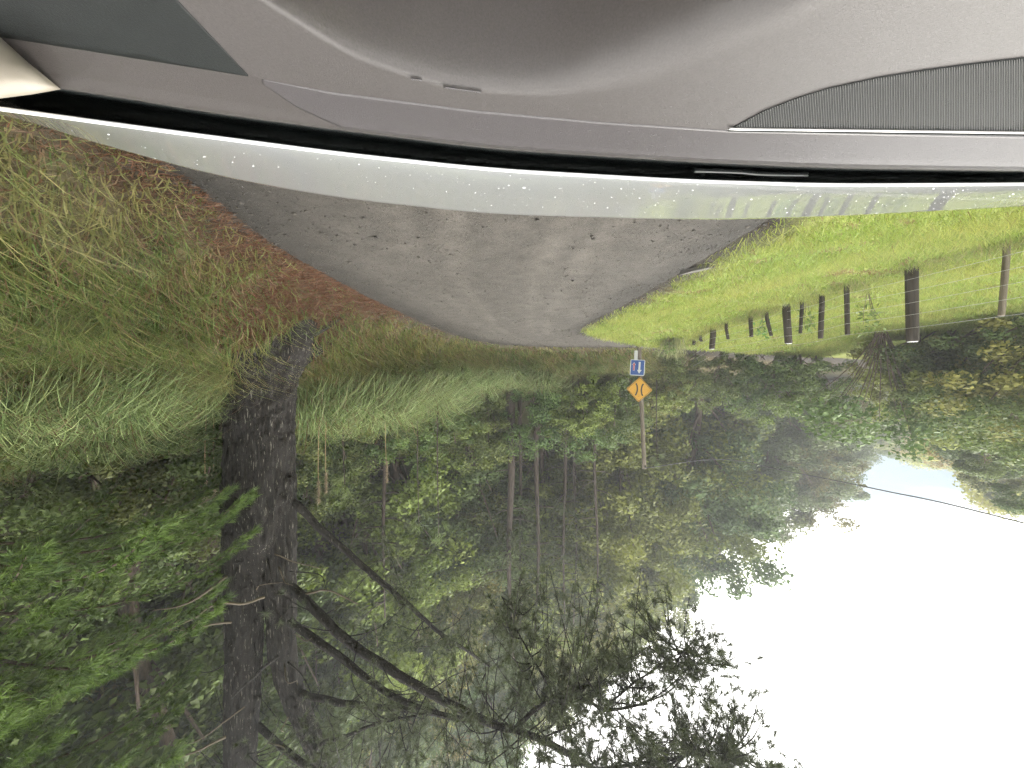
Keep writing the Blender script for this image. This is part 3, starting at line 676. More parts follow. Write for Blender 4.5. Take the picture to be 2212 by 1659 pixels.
cand = cand[ok]; cand = cand[np.argsort(np.hypot(cand[:, 0], cand[:, 1]))]
nforest = 0
SKX = [0, 900, 1010, 1200, 1320, 1370, 1440, 1520, 1570, 1640, 1690, 1790, 1830, 1870, 1900, 1945, 1990, 2030, 2080, 2120, 2212, 2400]
SKY = [3000, 2400, 1720, 1535, 1435, 1405, 1365, 1305, 1260, 1240, 1205, 1150, 1105, 1060, 1010, 978, 985, 1020, 1060, 1095, 1130, 1180]
for x_, y_ in cand:
    a_ = x_ / y_; zz = tz(x_, y_)
    kr = rng.random()
    if a_ < -1.08: kind = 'ochre1' if (kr < 0.62 and y_ > 14) else ('olive1' if kr < 0.75 else 'dark1')
    elif a_ < -0.35: kind = 'dark2' if kr < 0.4 else ('olive1' if kr < 0.7 else ('dark1' if kr < 0.85 else 'olive2'))
    elif a_ > 0.45: kind = 'dark1' if kr < 0.5 else ('dark2' if kr < 0.75 else 'olive1')
    else: kind = 'olive1' if kr < 0.45 else ('olive2' if kr < 0.65 else ('dark2' if kr < 0.85 else 'ochre1'))
    Hh, Rr = PT[kind][2:]; s = rng.uniform(0.95, 1.35)
    if -1.03 < a_ < -0.86 and y_ < 38: continue
    if a_ < -0.9 and a_ > -1.16: s *= 0.62
    elif a_ <= -1.16: s *= 0.6
    elif a_ < -0.1: s *= 1.2
    if a_ > 0.3: s *= 1.1
    pxc = 1106 - a_ * F; hw = 0.55 * Rr * s / y_ * F
    lim = min(np.interp([pxc - hw, pxc, pxc + hw], SKX, SKY)); smax = ((lim - 829.5) / F * y_ + 1.4 - zz) / (Hh * 0.99)
    if y_ > 26 and smax < 1.9: s = smax * rng.uniform(0.86, 1.0)
    s = min(s, smax)
    if s < 0.34: continue
    cz, hz_, rr = zz + Hh * s * 0.52, Hh * s * 0.5, Rr * s
    if y_ < 2: continue
    cx_, cy_ = 1106 - x_ / y_ * F, 829.5 + (cz - 1.4) / y_ * F; ax_, ay_ = rr / y_ * F, hz_ / y_ * F
    m = ((gyx[..., 1] - cx_) / ax_) ** 2 + ((gyx[..., 0] - cy_) / ay_) ** 2 < 1
    m &= gyx[..., 0] > 830
    new = m & ~cov
    if new.sum() < (5 if y_ < 26 else 3): continue
    kf = 1.0 if y_ < 26 else 0.78
    core = ((gyx[..., 1] - cx_) / (ax_ * 0.6 * kf)) ** 2 + ((gyx[..., 0] - cy_) / (ay_ * 0.7 * kf)) ** 2 < 1
    cov |= core
    add_tree('broadleaf_tree', PT[kind], (x_, y_, zz - 0.1), rng.uniform(0, 6.28), (s * rng.uniform(0.95, 1.2), s * rng.uniform(0.95, 1.2), s), LABEL[kind].replace('in the hillside forest', REG(a_)), 'tree', (LABEL[kind].replace('in the hillside forest', REG(a_))).replace(' tree ', ' trees '))
    nforest += 1
print('forest trees', nforest)

# ------------------------------------------------------------------ needle foliage
def tuft_cloud(pts, dirs, n_each, L, W, colA, colB, spread=0.75, tone_var=0.5):
    K = len(pts); N = K * n_each
    d = unit(np.repeat(dirs, n_each, 0) + rng.normal(0, spread, (N, 3)))
    back = rng.random(N)[:, None] * L * 0.55
    b = np.repeat(pts, n_each, 0) - np.repeat(dirs, n_each, 0) * back
    V, Fi = needles(b, d, L * rng.uniform(0.6, 1.15, N), W)
    tone = np.repeat(rng.random(K), n_each) * tone_var + rng.random(N) * (1 - tone_var)
    c = mixc(np.tile(colA, (N, 1)), np.asarray(colB), tone) * rng.uniform(0.7, 1.25, (N, 1))
    return V, Fi, np.repeat(c, 3, 0)

# ------------------------------------------------------------------ the big twin-stemmed pine beside the road
TX, TY = 3.78, 5.6
bz = tz(TX, TY)
pine = empty('pine_tree', (TX, TY, bz), 'big dark twin-stemmed pine tree standing on the roadside bank', 'tree')
org = np.array([TX, TY, bz])
def bark_tube(path, rad, seg, ridges=17, amp=0.05, seed=0, flare=None):
    V, Fs = tube(path, rad, seg, cap=False)
    n = len(path); V = V.reshape(n, seg, 3); ang = np.linspace(0, 2 * PI, seg, endpoint=False)
    c = path[:, None]; out = unit(V - c); zz = path[:, 2]
    pn = np.stack([np.cos(ang)[None].repeat(n, 0) * 1.0, np.sin(ang)[None].repeat(n, 0) * 1.0, zz[:, None].repeat(seg, 1) * 0.35], -1)
    rdg = np.abs(vnoise(pn, 7.0, seed + 5, 3)) ; rdg2 = vnoise(pn * np.array([1, 1, 5.0]), 9.0, seed + 6, 2)
    dsp = amp * (0.6 - rdg * 1.6 + 0.25 * rdg2)
    V = V + out * (dsp * np.clip(rad / rad.max() * 1.3, 0, 1)[:, None])[..., None]
    if flare is not None:
        for (a0, wd, reach, z0) in flare:
            dd = np.angle(np.exp(1j * (np.arctan2(out[..., 1], out[..., 0]) - a0)))
            V = V + out * (reach * np.exp(-(dd / wd) ** 2) * np.exp(-np.clip(zz + 0.1, 0, None) / z0)[:, None])[..., None]
    return V.reshape(-1, 3), Fs
def rel(p): return np.asarray(p, float) - org
D0 = TY
mb = MB()
base_path = smooth_path([(0.0, 0, -0.5), (0.0, 0, 0.0), (0.02, 0, 0.6), rel(P(563, 950, D0)), rel(P(562, 1050, D0)), rel(P(563, 1125, D0)), rel(P(562, 1290, D0 + .05))], 150)
rr = np.interp(base_path[:, 2], [-0.5, 0, 0.35, 0.9, 1.6, 2.2, 2.7, 3.6], [0.68, 0.58, 0.47, 0.435, 0.44, 0.46, 0.36, 0.10])
mb.add(*bark_tube(base_path, rr, 110, seed=1, flare=[(PI * 1.05, 0.35, 0.16, 0.40), (PI * 1.45, 0.22, 0.20, 0.3), (0.0, 0.3, 0.25, 0.25), (PI * 0.7, 0.3, 0.3, 0.2)]))
mb.build('trunk', M['bark_dark'], pine, True)
def stem(name, pp, r0, r1, seg=64, n=170, seed=0):
    path = smooth_path([rel(p) for p in pp], n); mb = MB(); mb.add(*bark_tube(path, np.linspace(r0, r1, n), seg, seed=seed, amp=0.04)); return mb.build(name, M['bark_dark'], pine, True)
stem('stem', [P(528, 1030, D0 + .02), P(529, 1150, D0), P(530, 1300, D0), P(526, 1450, D0), P(521, 1600, D0), P(515, 1800, D0 + .1), P(500, 2300, D0 + .3)], 0.29, 0.16, seed=3)
stem('stem', [P(598, 1030, D0 + .05), P(603, 1150, D0 + .05), P(606, 1290, D0 + .08), P(612, 1420, D0 + .12), P(640, 1520, D0 + .2), P(690, 1640, D0 + .3), P(740, 1850, D0 + .5)], 0.245, 0.10, seed=4)
# surface roots
for pts_, r in (([P(520, 760, 5.3), P(470, 745, 5.2), P(390, 735, 5.2)], 0.07), ([P(620, 745, 5.5), P(700, 725, 5.9), P(770, 715, 6.2)], 0.09)):
    pth = smooth_path(pts_, 40); pth[:, 2] = np.maximum(terrain(pth[:, 0], pth[:, 1]) + 0.01, -1) + np.linspace(0.06, -0.07, 40)
    mb = MB(); mb.add(*bark_tube(pth - org, np.linspace(r, r * 0.35, 40), 24, amp=0.02, seed=int(r * 1000))); mb.build('root', M['bark_dark'], pine, True)
# limbs, traced in depth as well
limbs = []
def limb(pp, r0, r1, n=60, seed=9):
    path = smooth_path(pp, n); 
    path = path + 0.02 * np.stack([vnoise(path, 3, seed), vnoise(path, 3, seed + 1), vnoise(path, 3, seed + 2)], -1)
    mb = MB(); mb.add(*tube(path - org, np.linspace(r0, r1, n), 14)); o = mb.build('limb', M['bark_dark'], pine, True); limbs.append((path, o)); return path
L1 = limb([P(590, 1060, 5.65), P(640, 1090, 5.7), P(690, 1140, 5.8), P(790, 1225, 6.0), P(880, 1305, 6.2), P(960, 1375, 6.5), P(1060, 1440, 6.9)], 0.068, 0.022, seed=10)
L2 = limb([P(600, 1245, 5.68), P(632, 1270, 5.65), P(670, 1305, 5.5), P(750, 1385, 5.2), P(850, 1450, 4.9), P(950, 1510, 4.7), P(1040, 1555, 4.6), P(1130, 1580, 4.55), P(1220, 1620, 4.5), P(1330, 1690, 4.4), P(1450, 1740, 4.4)], 0.076, 0.023, seed=13)
L3 = limb([P(606, 1330, 5.68), P(710, 1400, 5.5), P(800, 1470, 5.4), P(900, 1530, 5.2), P(1010, 1556, 5.0)], 0.06, 0.03, seed=16)
L4 = limb([P(636, 1490, 5.78), P(690, 1508, 5.7), P(780, 1524, 5.5), P(880, 1532, 5.4), P(1000, 1553, 5.2)], 0.055, 0.03, seed=19)
L5 = limb([P(1110, 1575, 4.55), P(1150, 1540, 4.5), P(1195, 1512, 4.45), P(1260, 1515, 4.4), P(1310, 1530, 4.4), P(1400, 1520, 4.3)], 0.03, 0.012, seed=22)
L6 = limb([P(523, 1520, 5.72), P(570, 1580, 5.66), P(640, 1640, 5.3), P(800, 1730, 5.0), P(1000, 1800, 4.6), P(1300, 1850, 4.2), P(1550, 1800, 4.1)], 0.05, 0.025, seed=25)
L9 = limb([P(1290, 1662, 4.43), P(1430, 1645, 4.3), P(1540, 1625, 4.2), P(1650, 1650, 4.2)], 0.02, 0.006, seed=34)
L10 = limb([P(1305, 1528, 4.4), P(1380, 1470, 4.35), P(1450, 1420, 4.3), P(1500, 1400, 4.3)], 0.012, 0.005, seed=37)
L7 = limb([P(1195, 1512, 4.45), P(1160, 1440, 4.5), P(1110, 1350, 4.7), P(1080, 1290, 4.9)], 0.014, 0.006, seed=28)
L8 = limb([P(680, 1625, 5.88), P(700, 1600, 5.5), P(740, 1590, 5.3), P(830, 1560, 5.2), P(900, 1545, 5.1)], 0.03, 0.015, seed=31)
# dead pale twigs low on the trunk
def twigline(pp, r0, r1, n=30, seed=50, parent=pine, o3=org, m='twig'):
    path = smooth_path(pp, n); path = path + 0.012 * np.stack([vnoise(path, 6, seed), vnoise(path, 6, seed + 1), vnoise(path, 6, seed + 2)], -1)
    mb = MB(); mb.add(*tube(path - o3, np.linspace(r0, r1, n), 7)); mb.build('dead_branch', M[m], parent, True); return path
twigline([P(570, 1290, 5.2), P(530, 1303, 5.0), P(470, 1305, 4.8), P(420, 1335, 4.7), P(360, 1365, 4.6), P(310, 1395, 4.6)], 0.018, 0.005, seed=51)
twigline([P(490, 1245, 5.3), P(430, 1290, 5.0), P(380, 1310, 4.9), P(330, 1318, 4.8)], 0.022, 0.006, seed=54)
twigline([P(500, 1345, 5.3), P(450, 1350, 5.1), P(380, 1362, 5.0), P(300, 1352, 4.9)], 0.016, 0.005, seed=57)
twigline([P(640, 1290, 5.6), P(700, 1275, 5.5), P(745, 1290, 5.4), P(775, 1305, 5.4)], 0.018, 0.006, seed=60)
twigline([P(500, 1510, 5.3), P(560, 1450, 5.1), P(600, 1420, 5.0)], 0.012, 0.02, seed=63, m='bark_dark')
twigline([P(490, 1590, 5.3), P(430, 1620, 5.1), P(350, 1655, 5.0)], 0.02, 0.008, seed=66)
twigline([P(500, 1050, 5.2), P(460, 1075, 5.0), P(430, 1090, 4.9)], 0.012, 0.004, seed=69)
for i in range(16):
    p0 = P(rng.uniform(495, 640), rng.uniform(1120, 1620), 5.35); sgn = -1 if p0[0] < TX else 1
    dv = np.array([sgn * rng.uniform(.4, 1.0), rng.uniform(-.8, .1), rng.uniform(-.1, .7)]); ln = rng.uniform(0.3, 0.9)
    twigline([p0, p0 + dv * ln * .5 + rng.normal(0, .05, 3), p0 + dv * ln + rng.normal(0, .1, 3)], 0.010, 0.003, 14, seed=80 + i, m='twig' if i % 2 else 'bark_dark')
# sub-branches with needle tufts
tp, td = [], []
subs = MB()
def foliate(path, i0, i1, nsub, ln, droop, tufts, sidev=None, r=0.010):
    for _ in range(nsub):
        k = int(rng.uniform(i0, i1) * (len(path) - 1)); p0 = path[k]
        dv = unit(rng.normal(0, 1, 3) * np.array([1, 1, 0.7]) + (0 if sidev is None else np.array(sidev)))
        l_ = ln * rng.uniform(0.5, 1.3); q = [p0, p0 + dv * l_ * .5 + rng.normal(0, .04, 3) * ln, p0 + dv * l_ + np.array([0, 0, -droop * l_]) + rng.normal(0, .07, 3) * ln]
        pt = smooth_path(q, 9); subs.add(*tube(pt - org, np.linspace(r, 0.003, 9), 5))
        for _ in range(tufts):
            j = rng.integers(3, 9); e0 = pt[j] + rng.normal(0, 0.13 * ln, 3); 
            tp.append(e0); td.append(unit(dv + rng.normal(0, .5, 3) + np.array([0, 0, -droop])))
            if rng.random() < 0.35: subs.add(*tube(np.array([pt[j], e0]) - org, [0.004, 0.002], 4))
foliate(L2, 0.6, 1.0, 46, 0.9, 0.5, 13)
foliate(L5, 0.25, 1.0, 42, 0.8, 0.5, 13, (-0.3, 0, -0.5))
foliate(L6, 0.45, 1.0, 64, 1.0, 0.7, 13, (-0.2, 0, -0.6))
foliate(L9, 0.2, 1.0, 46, 0.6, 0.4, 12)
foliate(L10, 0.2, 1.0, 34, 0.55, 0.4, 10)
foliate(L7, 0.3, 1.0, 18, 0.5, 0.6, 7)
foliate(L1, 0.55, 1.0, 22, 0.7, 0.3, 8)
foliate(L3, 0.3, 1.0, 10, 0.6, 0.3, 4)
foliate(L2, 0.1, 0.6, 16, 0.8, 0.2, 2)
foliate(L4, 0.1, 1.0, 10, 0.5, 0.3, 3)
foliate(L8, 0.2, 1.0, 14, 0.5, 0.5, 8)
st2 = smooth_path([P(640, 1520, D0 + .2), P(690, 1640, D0 + .3), P(740, 1850, D0 + .5)], 30)
foliate(st2, 0.0, 1.0, 26, 0.7, 0.5, 9)
st1 = smooth_path([P(521, 1620, D0), P(515, 1800, D0 + .1), P(500, 2300, D0 + .3)], 30)
foliate(st1, 0.0, 1.0, 40, 1.3, 0.4, 8)
subs.build('twig', M['bark_dark'], pine, True)['kind'] = 'stuff'
tp = np.array(tp) - org; td = np.array(td)
V, Fi, c = tuft_cloud(tp, td, 46, 0.115, 0.0052, (0.05, 0.068, 0.034), (0.125, 0.15, 0.068))
o = link('crown', make_mesh('crown', V, [Fi], M['needle'], c), pine)

# ------------------------------------------------------------------ young conifer leaning in at the right, near
CX, CY = 5.65, 3.75
cz = tz(CX, CY); corg = np.array([CX, CY, cz])
con = empty('conifer_tree', (CX, CY, cz), 'young bright green conifer with drooping sprays nearest the car on the bank', 'tree')
mb = MB(); ax = smooth_path([(0, 0, -.4), (0.05, 0, 2.5), (0, 0.1, 5.5), (0, 0.1, 8.5)], 30); mb.add(*tube(ax, np.linspace(0.13, 0.02, 30), 12)); mb.build('trunk', M['bark_dark'], con, True)
tp, td = [], []; bm_ = MB()
for i in range(150):
    zz = 1.35 + 6.9 * (i / 150) ** 1.05; a = i * 2.399 + rng.normal(0, .3)
    ln = (2.45 * (1 - (zz - 1.2) / 7.6) + 0.3) * rng.uniform(0.75, 1.12)
    if rng.random() < 0.7: a = PI * rng.uniform(0.7, 1.7)     # fuller on the light side, towards the road
    dh = np.array([math.cos(a), math.sin(a), 0])
    b0 = np.array([np.interp(zz, ax[:, 2], ax[:, 0]), np.interp(zz, ax[:, 2], ax[:, 1]), zz])
    pt = smooth_path([b0, b0 + dh * ln * .45 + [0, 0, 0.10 * ln], b0 + dh * ln * .8 + [0, 0, 0.02 * ln], b0 + dh * ln + [0, 0, -0.13 * ln]], 16)
    bm_.add(*tube(pt, np.linspace(0.018, 0.004, 16), 5))
    side = np.cross(dh, [0, 0, 1.0])
    for k in range(2, 16):
        for sgn in (-1, 1):
            l2 = 0.42 * (1.05 - k / 17) + 0.06
            for m_ in range(3):
                f = (m_ + rng.random()) / 3; q = pt[k] + (side * sgn * 0.8 + dh * 0.6 + [0, 0, -0.35 * f]) * l2 * f
                tp.append(q + rng.normal(0, .02, 3)); td.append(unit(side * sgn * 0.5 + dh * 0.8 + np.array([0, 0, -0.35]) + rng.normal(0, .15, 3)))
        tp.append(pt[k]); td.append(unit(dh + [0, 0, -0.2]))
bm_.build('branch', M['bark_brown'], con, True)['kind'] = 'stuff'
tp = np.array(tp); td = np.array(td)
cz_keep = ((tp + corg)[:, 0] < 1.7 * (tp + corg)[:, 1]) | (rng.random(len(tp)) < 0.25)
tp, td = tp[cz_keep], td[cz_keep]
V, Fi, c = tuft_cloud(tp, td, 30, 0.105, 0.0085, (0.045, 0.085, 0.022), (0.20, 0.30, 0.065), spread=0.40, tone_var=0.7)
link('crown', make_mesh('crown', V, [Fi], M['needle'], c), con)

# ------------------------------------------------------------------ weeping tussock grasses
def tussock_mesh(name, n, H, spread, colA, colB, W=0.013):
    a = rng.uniform(0, 6.28, n); r = 0.25 * np.sqrt(rng.random(n)) * spread
    base = np.stack([np.cos(a) * r, np.sin(a) * r, np.full(n, -0.05)], -1)
    hh = H * rng.uniform(0.5, 1.1, n); out = spread * rng.uniform(0.3, 1.1, n); a2 = a + rng.normal(0, .45, n)
    t = np.linspace(0, 1, 8); V = []
    wa_ = rng.uniform(0, PI, n); wv = np.stack([np.cos(wa_), np.sin(wa_), np.zeros(n)], -1) * W / 2
    fall = rng.uniform(1.15, 1.75, n)
    for q in t[:-1]:
        c0 = base + np.stack([np.cos(a2) * out, np.sin(a2) * out, np.zeros(n)], -1) * q ** 1.35 + np.array([0, 0, 1.0]) * (hh * (1.75 * q - fall * q * q * 0.95))[:, None]
        ww = wv * (1 - q) ** 0.5; V += [c0 - ww, c0 + ww]
    V.append(base + np.stack([np.cos(a2) * out, np.sin(a2) * out, np.zeros(n)], -1) + np.array([0, 0, 1.0]) * (hh * (1.75 - fall * 0.95))[:, None])
    V = np.stack(V, 1); m = V.shape[1]; b = np.arange(n)[:, None] * m
    Fs = [b + np.array([[m - 3, m - 2, m - 1]]), np.concatenate([b + np.array([[2 * s_, 2 * s_ + 1, 2 * s_ + 3, 2 * s_ + 2]]) for s_ in range(6)])]
    c = mixc(np.tile(colA, (n, 1)), np.asarray(colB), rng.random(n) ** 1.3) * rng.uniform(0.55, 1.35, (n, 1))
    dead = rng.random(n) < 0.13; c[dead] = np.array([0.23, 0.16, 0.085]) * rng.uniform(0.5, 1, (dead.sum(), 1))
    return make_mesh(name, V.reshape(-1, 3), Fs, M['grass'], np.repeat(c, m, 0))
bgA, bgB = (0.115, 0.18, 0.06), (0.37, 0.44, 0.19)
TS = [tussock_mesh('tussock_a', 900, 1.75, 1.05, bgA, bgB), tussock_mesh('tussock_b', 900, 1.5, 1.2, bgA, bgB), tussock_mesh('tussock_c', 800, 1.6, 0.9, (0.085, 0.14, 0.035), (0.24, 0.27, 0.09))]
tus = []
def tussock(px, py_base, d, k, s, label, group='weeping tussocks on the banks', z=None):
    p = P(px, py_base, d); zz = tz(p[0], p[1]) if z is None else z
    o = link('tussock_grass', TS[k]); o.location = (p[0], p[1], zz); o.rotation_euler = (0, 0, rng.uniform(0, 6.28)); o.scale = (s, s, s * rng.uniform(0.85, 1.1))
    setp(o, label, 'grass tuft', group)
near_lab = 'blue green weeping tussock on the bank right of the big pine'
for px, d, k, s in ((40, 3.2, 0, .8), (140, 3.5, 1, .85), (250, 3.9, 0, .8), (340, 4.6, 2, .8), (430, 5.2, 0, .75), (90, 4.2, 2, .95), (200, 4.7, 1, .95), (310, 5.4, 0, .9), (-60, 3.0, 1, .8), (400, 6.3, 2, .9), (470, 6.4, 1, .8)):
    tussock(px, 700, d, k, s, near_lab)
far_lab = 'blue green weeping tussock on the bank beyond the big pine'
for px, d, k, s in ((650, 6.9, 0, .75), (700, 7.4, 1, .8), (770, 8.3, 0, .85), (840, 9.2, 1, .85), (900, 10.4, 0, .8), (670, 7.6, 0, .95), (740, 8.0, 1, 1.0), (810, 8.6, 0, .95), (700, 8.8, 2, 1.1), (860, 9.6, 1, .9), (780, 9.8, 0, 1.1), (920, 11.0, 0, .85), (850, 11.2, 2, 1.05), (980, 12.6, 1, .8), (1040, 14.2, 0, .8), (940, 12.8, 0, 1.0), (1100, 15.0, 1, .75), (1170, 15.4, 0, .7)):
    tussock(px, 700, d, k, s * (1.42 if d < 10.5 else 1.75), far_lab)
grn_lab = 'green grass tussock along the outer edge of the bend'
for px, d, k, s in ((690, 6.9, 2, .55), (740, 7.4, 2, .5), (790, 8.1, 2, .6), (830, 8.6, 2, .6), (870, 9.3, 2, .6), (930, 10.6, 2, .65), (970, 12, 2, .6), (1010, 13.3, 2, .65), (1045, 13.8, 2, .6), (1080, 14.2, 2, .6), (1150, 14.6, 2, .6), (1220, 14.8, 2, .55), (1290, 14.9, 2, .55), (1340, 15.2, 2, .55)):
    tussock(px, 700, d, k, s, grn_lab, 'green tussocks along the bend')

cl_lab = 'low green grass clump on the near bank right of the big pine'
for px, d, s in ((30, 2.5, .3), (120, 2.7, .34), (210, 3.0, .3), (300, 3.4, .36), (390, 3.9, .33), (70, 2.9, .36), (170, 3.3, .34), (260, 3.7, .38), (350, 4.2, .34), (440, 4.6, .3), (-30, 2.6, .34), (20, 3.1, .38)):
    tussock(px, 600, d, 2, s, cl_lab, 'low grass clumps on the near bank')
# plume stalks
def plume(px, y0, y1, d, label):
    a, b = P(px, y0 - 60, d), P(px + rng.normal(0, 4), y1, d)
    e_ = empty('plume_grass', a, label, 'plume grass'); rel_ = b - a
    mb = MB(); path = smooth_path([(0, 0, 0), rel_ * .5 + [0.02, 0, 0], rel_], 16); mb.add(*tube(path, np.linspace(0.008, 0.004, 16), 6)); mb.build('stalk', plain('straw_stalk', (0.36, 0.25, 0.14), 0.7), e_, True)
    n = 420; t_ = rng.random(n); hl = 0.26 * np.linalg.norm(rel_)
    bb = rel_ - np.array([0, 0, 1.0]) * (t_ * hl)[:, None]; dv = unit(rng.normal(0, .5, (n, 3)) + [0.25, -0.1, 0.9])
    V, Fi = needles(bb, dv, rng.uniform(0.04, 0.09, n), 0.007); c = np.array([0.42, 0.34, 0.24]) * rng.uniform(0.6, 1.15, (n, 1))
    link('plume', make_mesh('plume', V, [Fi], M['grass'], np.repeat(c, 3, 0)), e_)
plume(446, 940, 1090, 5.9, 'cream plume stalk right of the pine trunk, tallest of the pair')
plume(462, 960, 1065, 6.0, 'cream plume stalk right of the pine trunk, middle one')
plume(490, 930, 1062, 6.1, 'cream plume stalk almost touching the pine trunk on its right')
plume(690, 960, 1085, 6.8, 'cream plume stalk left of the pine trunk, taller of two')
plume(705, 960, 1062, 7.0, 'cream plume stalk left of the pine trunk, shorter of two')
plume(832, 930, 1040, 8.8, 'small cream plume stalk farther left behind the tussocks')

# ------------------------------------------------------------------ signs and pole
SD = 12.6
def prism(poly, y0, y1):
    poly = np.asarray(poly, float); n = len(poly)
    V = np.concatenate([np.column_stack([poly[:, 0], np.full(n, y0), poly[:, 1]]), np.column_stack([poly[:, 0], np.full(n, y1), poly[:, 1]])])
    return V, n
def poly_mesh(name, polys, y0, y1, mat):
    V, Fl = [], []; off = 0
    for poly in polys:
        v, n = prism(poly, y0, y1); V += [tuple(a) for a in v]
        Fl.append([off + i for i in range(n)]); Fl.append([off + n + i for i in range(n)][::-1])
        for i in range(n): j = (i + 1) % n; Fl.append([off + i, off + n + i, off + n + j, off + j])
        off += 2 * n
    me = bpy.data.meshes.new(name); me.from_pydata(V, [], Fl); me.update(); me.materials.append(mat)
    import bmesh
    bm = bmesh.new(); bm.from_mesh(me); bmesh.ops.recalc_face_normals(bm, faces=bm.faces); bm.to_mesh(me); bm.free(); return me
def rrect(w_, h_, r, k=5):
    out = []
    for cx_, cy_, a0 in ((w_ / 2 - r, h_ / 2 - r, 0), (-w_ / 2 + r, h_ / 2 - r, PI / 2), (-w_ / 2 + r, -h_ / 2 + r, PI), (w_ / 2 - r, -h_ / 2 + r, 1.5 * PI)):
        for i in range(k + 1): a = a0 + PI / 2 * i / k; out.append((cx_ + r * math.cos(a), cy_ + r * math.sin(a)))
    return out
def disc(cx_, cz_, r, k=10): return [(cx_ + r * math.cos(2 * PI * i / k), cz_ + r * math.sin(2 * PI * i / k)) for i in range(k)]
def rot2(poly, a): c_, s_ = math.cos(a), math.sin(a); return [(x * c_ - z * s_, x * s_ + z * c_) for x, z in poly]
def stroke(pts, wd):
    p = smooth_path(np.array([(a, 0, b) for a, b in pts]), 14)[:, [0, 2]]; t_ = np.gradient(p, axis=0); t_ /= np.linalg.norm(t_, axis=1)[:, None]; nn_ = np.stack([-t_[:, 1], t_[:, 0]], -1) * wd / 2
    return [tuple(a) for a in (p + nn_)] + [tuple(a) for a in (p - nn_)[::-1]]
m_or = plain('orange_sign_face', (0.47, 0.245, 0.018), 0.45, noise=0.06); m_bk = plain('black_sign_paint', (0.025, 0.02, 0.016), 0.5); m_bl = plain('blue_sign_face', (0.014, 0.055, 0.21), 0.4, noise=0.05); m_wh = plain('white_sign_paint', (0.42, 0.43, 0.42), 0.45); m_rd = plain('red_sign_paint', (0.32, 0.03, 0.035), 0.45); m_gy = plain('sign_metal', (0.4, 0.4, 0.4), 0.4, metal=0.5)
face_rz = math.atan2(-4.33, 12.6) * -1.0
pp_ = P(1380.5, 741, SD + 0.12); pz = tz(pp_[0], pp_[1])
pole = empty('utility_pole', (pp_[0], pp_[1], pz), 'tall weathered timber pole carrying the orange and blue road signs', 'pole')
ptop = P(1392, 1012, SD + 0.12)
mb = MB(); path = smooth_path([(0, 0, -0.5), (0.0, 0, 0.2), tuple(ptop - np.array([pp_[0], pp_[1], pz]))], 24); mb.add(*tube(path, np.linspace(0.085, 0.065, 24), 20)); mb.build('post', M['timber'], pole, True)
mb = MB(); v_, f_ = tube(np.array([[0, 0, 0], [0, 0, 0.09]]) + path[-1] + [0, -0.085, -0.12], [0.03, 0.022], 12); mb.add(v_, f_); mb.build('insulator', m_bk, pole, True)
def sign(name, px, py, tilt, label):
    p = P(px, py, SD); e_ = empty(name, p, label, 'road sign'); e_.rotation_euler = (0, tilt, face_rz * 0.35); return e_
dia = sign('warning_sign', 1381, 841.5, math.radians(3.5), 'orange diamond warning sign with two black curved bars on the pole')
sq = 0.61
D4 = rot2(rrect(sq, sq, 0.045), PI / 4); D4i = rot2(rrect(sq - 0.035, sq - 0.035, 0.04), PI / 4); D4j = rot2(rrect(sq - 0.062, sq - 0.062, 0.035), PI / 4)
link('plate', poly_mesh('plate', [D4], 0, 0.004, m_or), dia); link('border', poly_mesh('border', [D4i], -0.0016, -0.0002, m_bk), dia); link('face', poly_mesh('face', [D4j], -0.0034, -0.0018, m_or), dia)
for s_ in (-1, 1):
    link('bar', poly_mesh('bar', [stroke([(s_ * 0.125, 0.205), (s_ * 0.085, 0.13), (s_ * 0.066, 0.0), (s_ * 0.085, -0.13), (s_ * 0.125, -0.205)], 0.05)], -0.005, -0.0036, m_bk), dia)
for z_ in (0.22, -0.36): link('bolt', poly_mesh('bolt', [disc(0, z_, 0.012)], -0.008, -0.0036, m_bk), dia)
link('bracket', poly_mesh('bracket', [[(-.03, -.3), (.03, -.3), (.03, .3), (-.03, .3)]], 0.0045, 0.05, m_gy), dia)
blu = sign('priority_sign', 1377, 794, math.radians(3.5), 'blue square priority sign with white and red arrows under the orange diamond')
W2, H2 = 0.485, 0.545
link('plate', poly_mesh('plate', [rrect(W2, H2, 0.04)], 0, 0.004, m_wh), blu); link('face', poly_mesh('face', [rrect(W2 - 0.05, H2 - 0.05, 0.028)], -0.0018, -0.0002, m_bl), blu)
link('white_arrow', poly_mesh('white_arrow', [[(-0.095, -0.195), (-0.033, -0.195), (-0.033, 0.075), (0.015, 0.075), (-0.064, 0.20), (-0.143, 0.075), (-0.095, 0.075)]], -0.0034, -0.002, m_wh), blu)
def redarrow(g_): return [(0.118 - .019 - g_, 0.095 + g_), (0.118 + .019 + g_, 0.095 + g_), (0.118 + .019 + g_, -0.085), (0.118 + .042 + g_ * 2, -0.085), (0.118, -0.16 - g_ * 2), (0.118 - .042 - g_ * 2, -0.085), (0.118 - .019 - g_, -0.085)]
link('red_arrow_outline', poly_mesh('red_arrow_outline', [redarrow(0.009)], -0.0034, -0.002, m_wh), blu); link('red_arrow', poly_mesh('red_arrow', [redarrow(0.0)], -0.005, -0.0036, m_rd), blu)
link('bracket', poly_mesh('bracket', [[(-.03, -.22), (.03, -.22), (.03, .22), (-.03, .22)]], 0.0045, 0.05, m_gy), blu)
p = P(1374, 767, SD); wm = empty('marker_plate', p, 'small white marker plate below the blue sign', 'marker'); wm.rotation_euler = (0, math.radians(3), face_rz * .35)
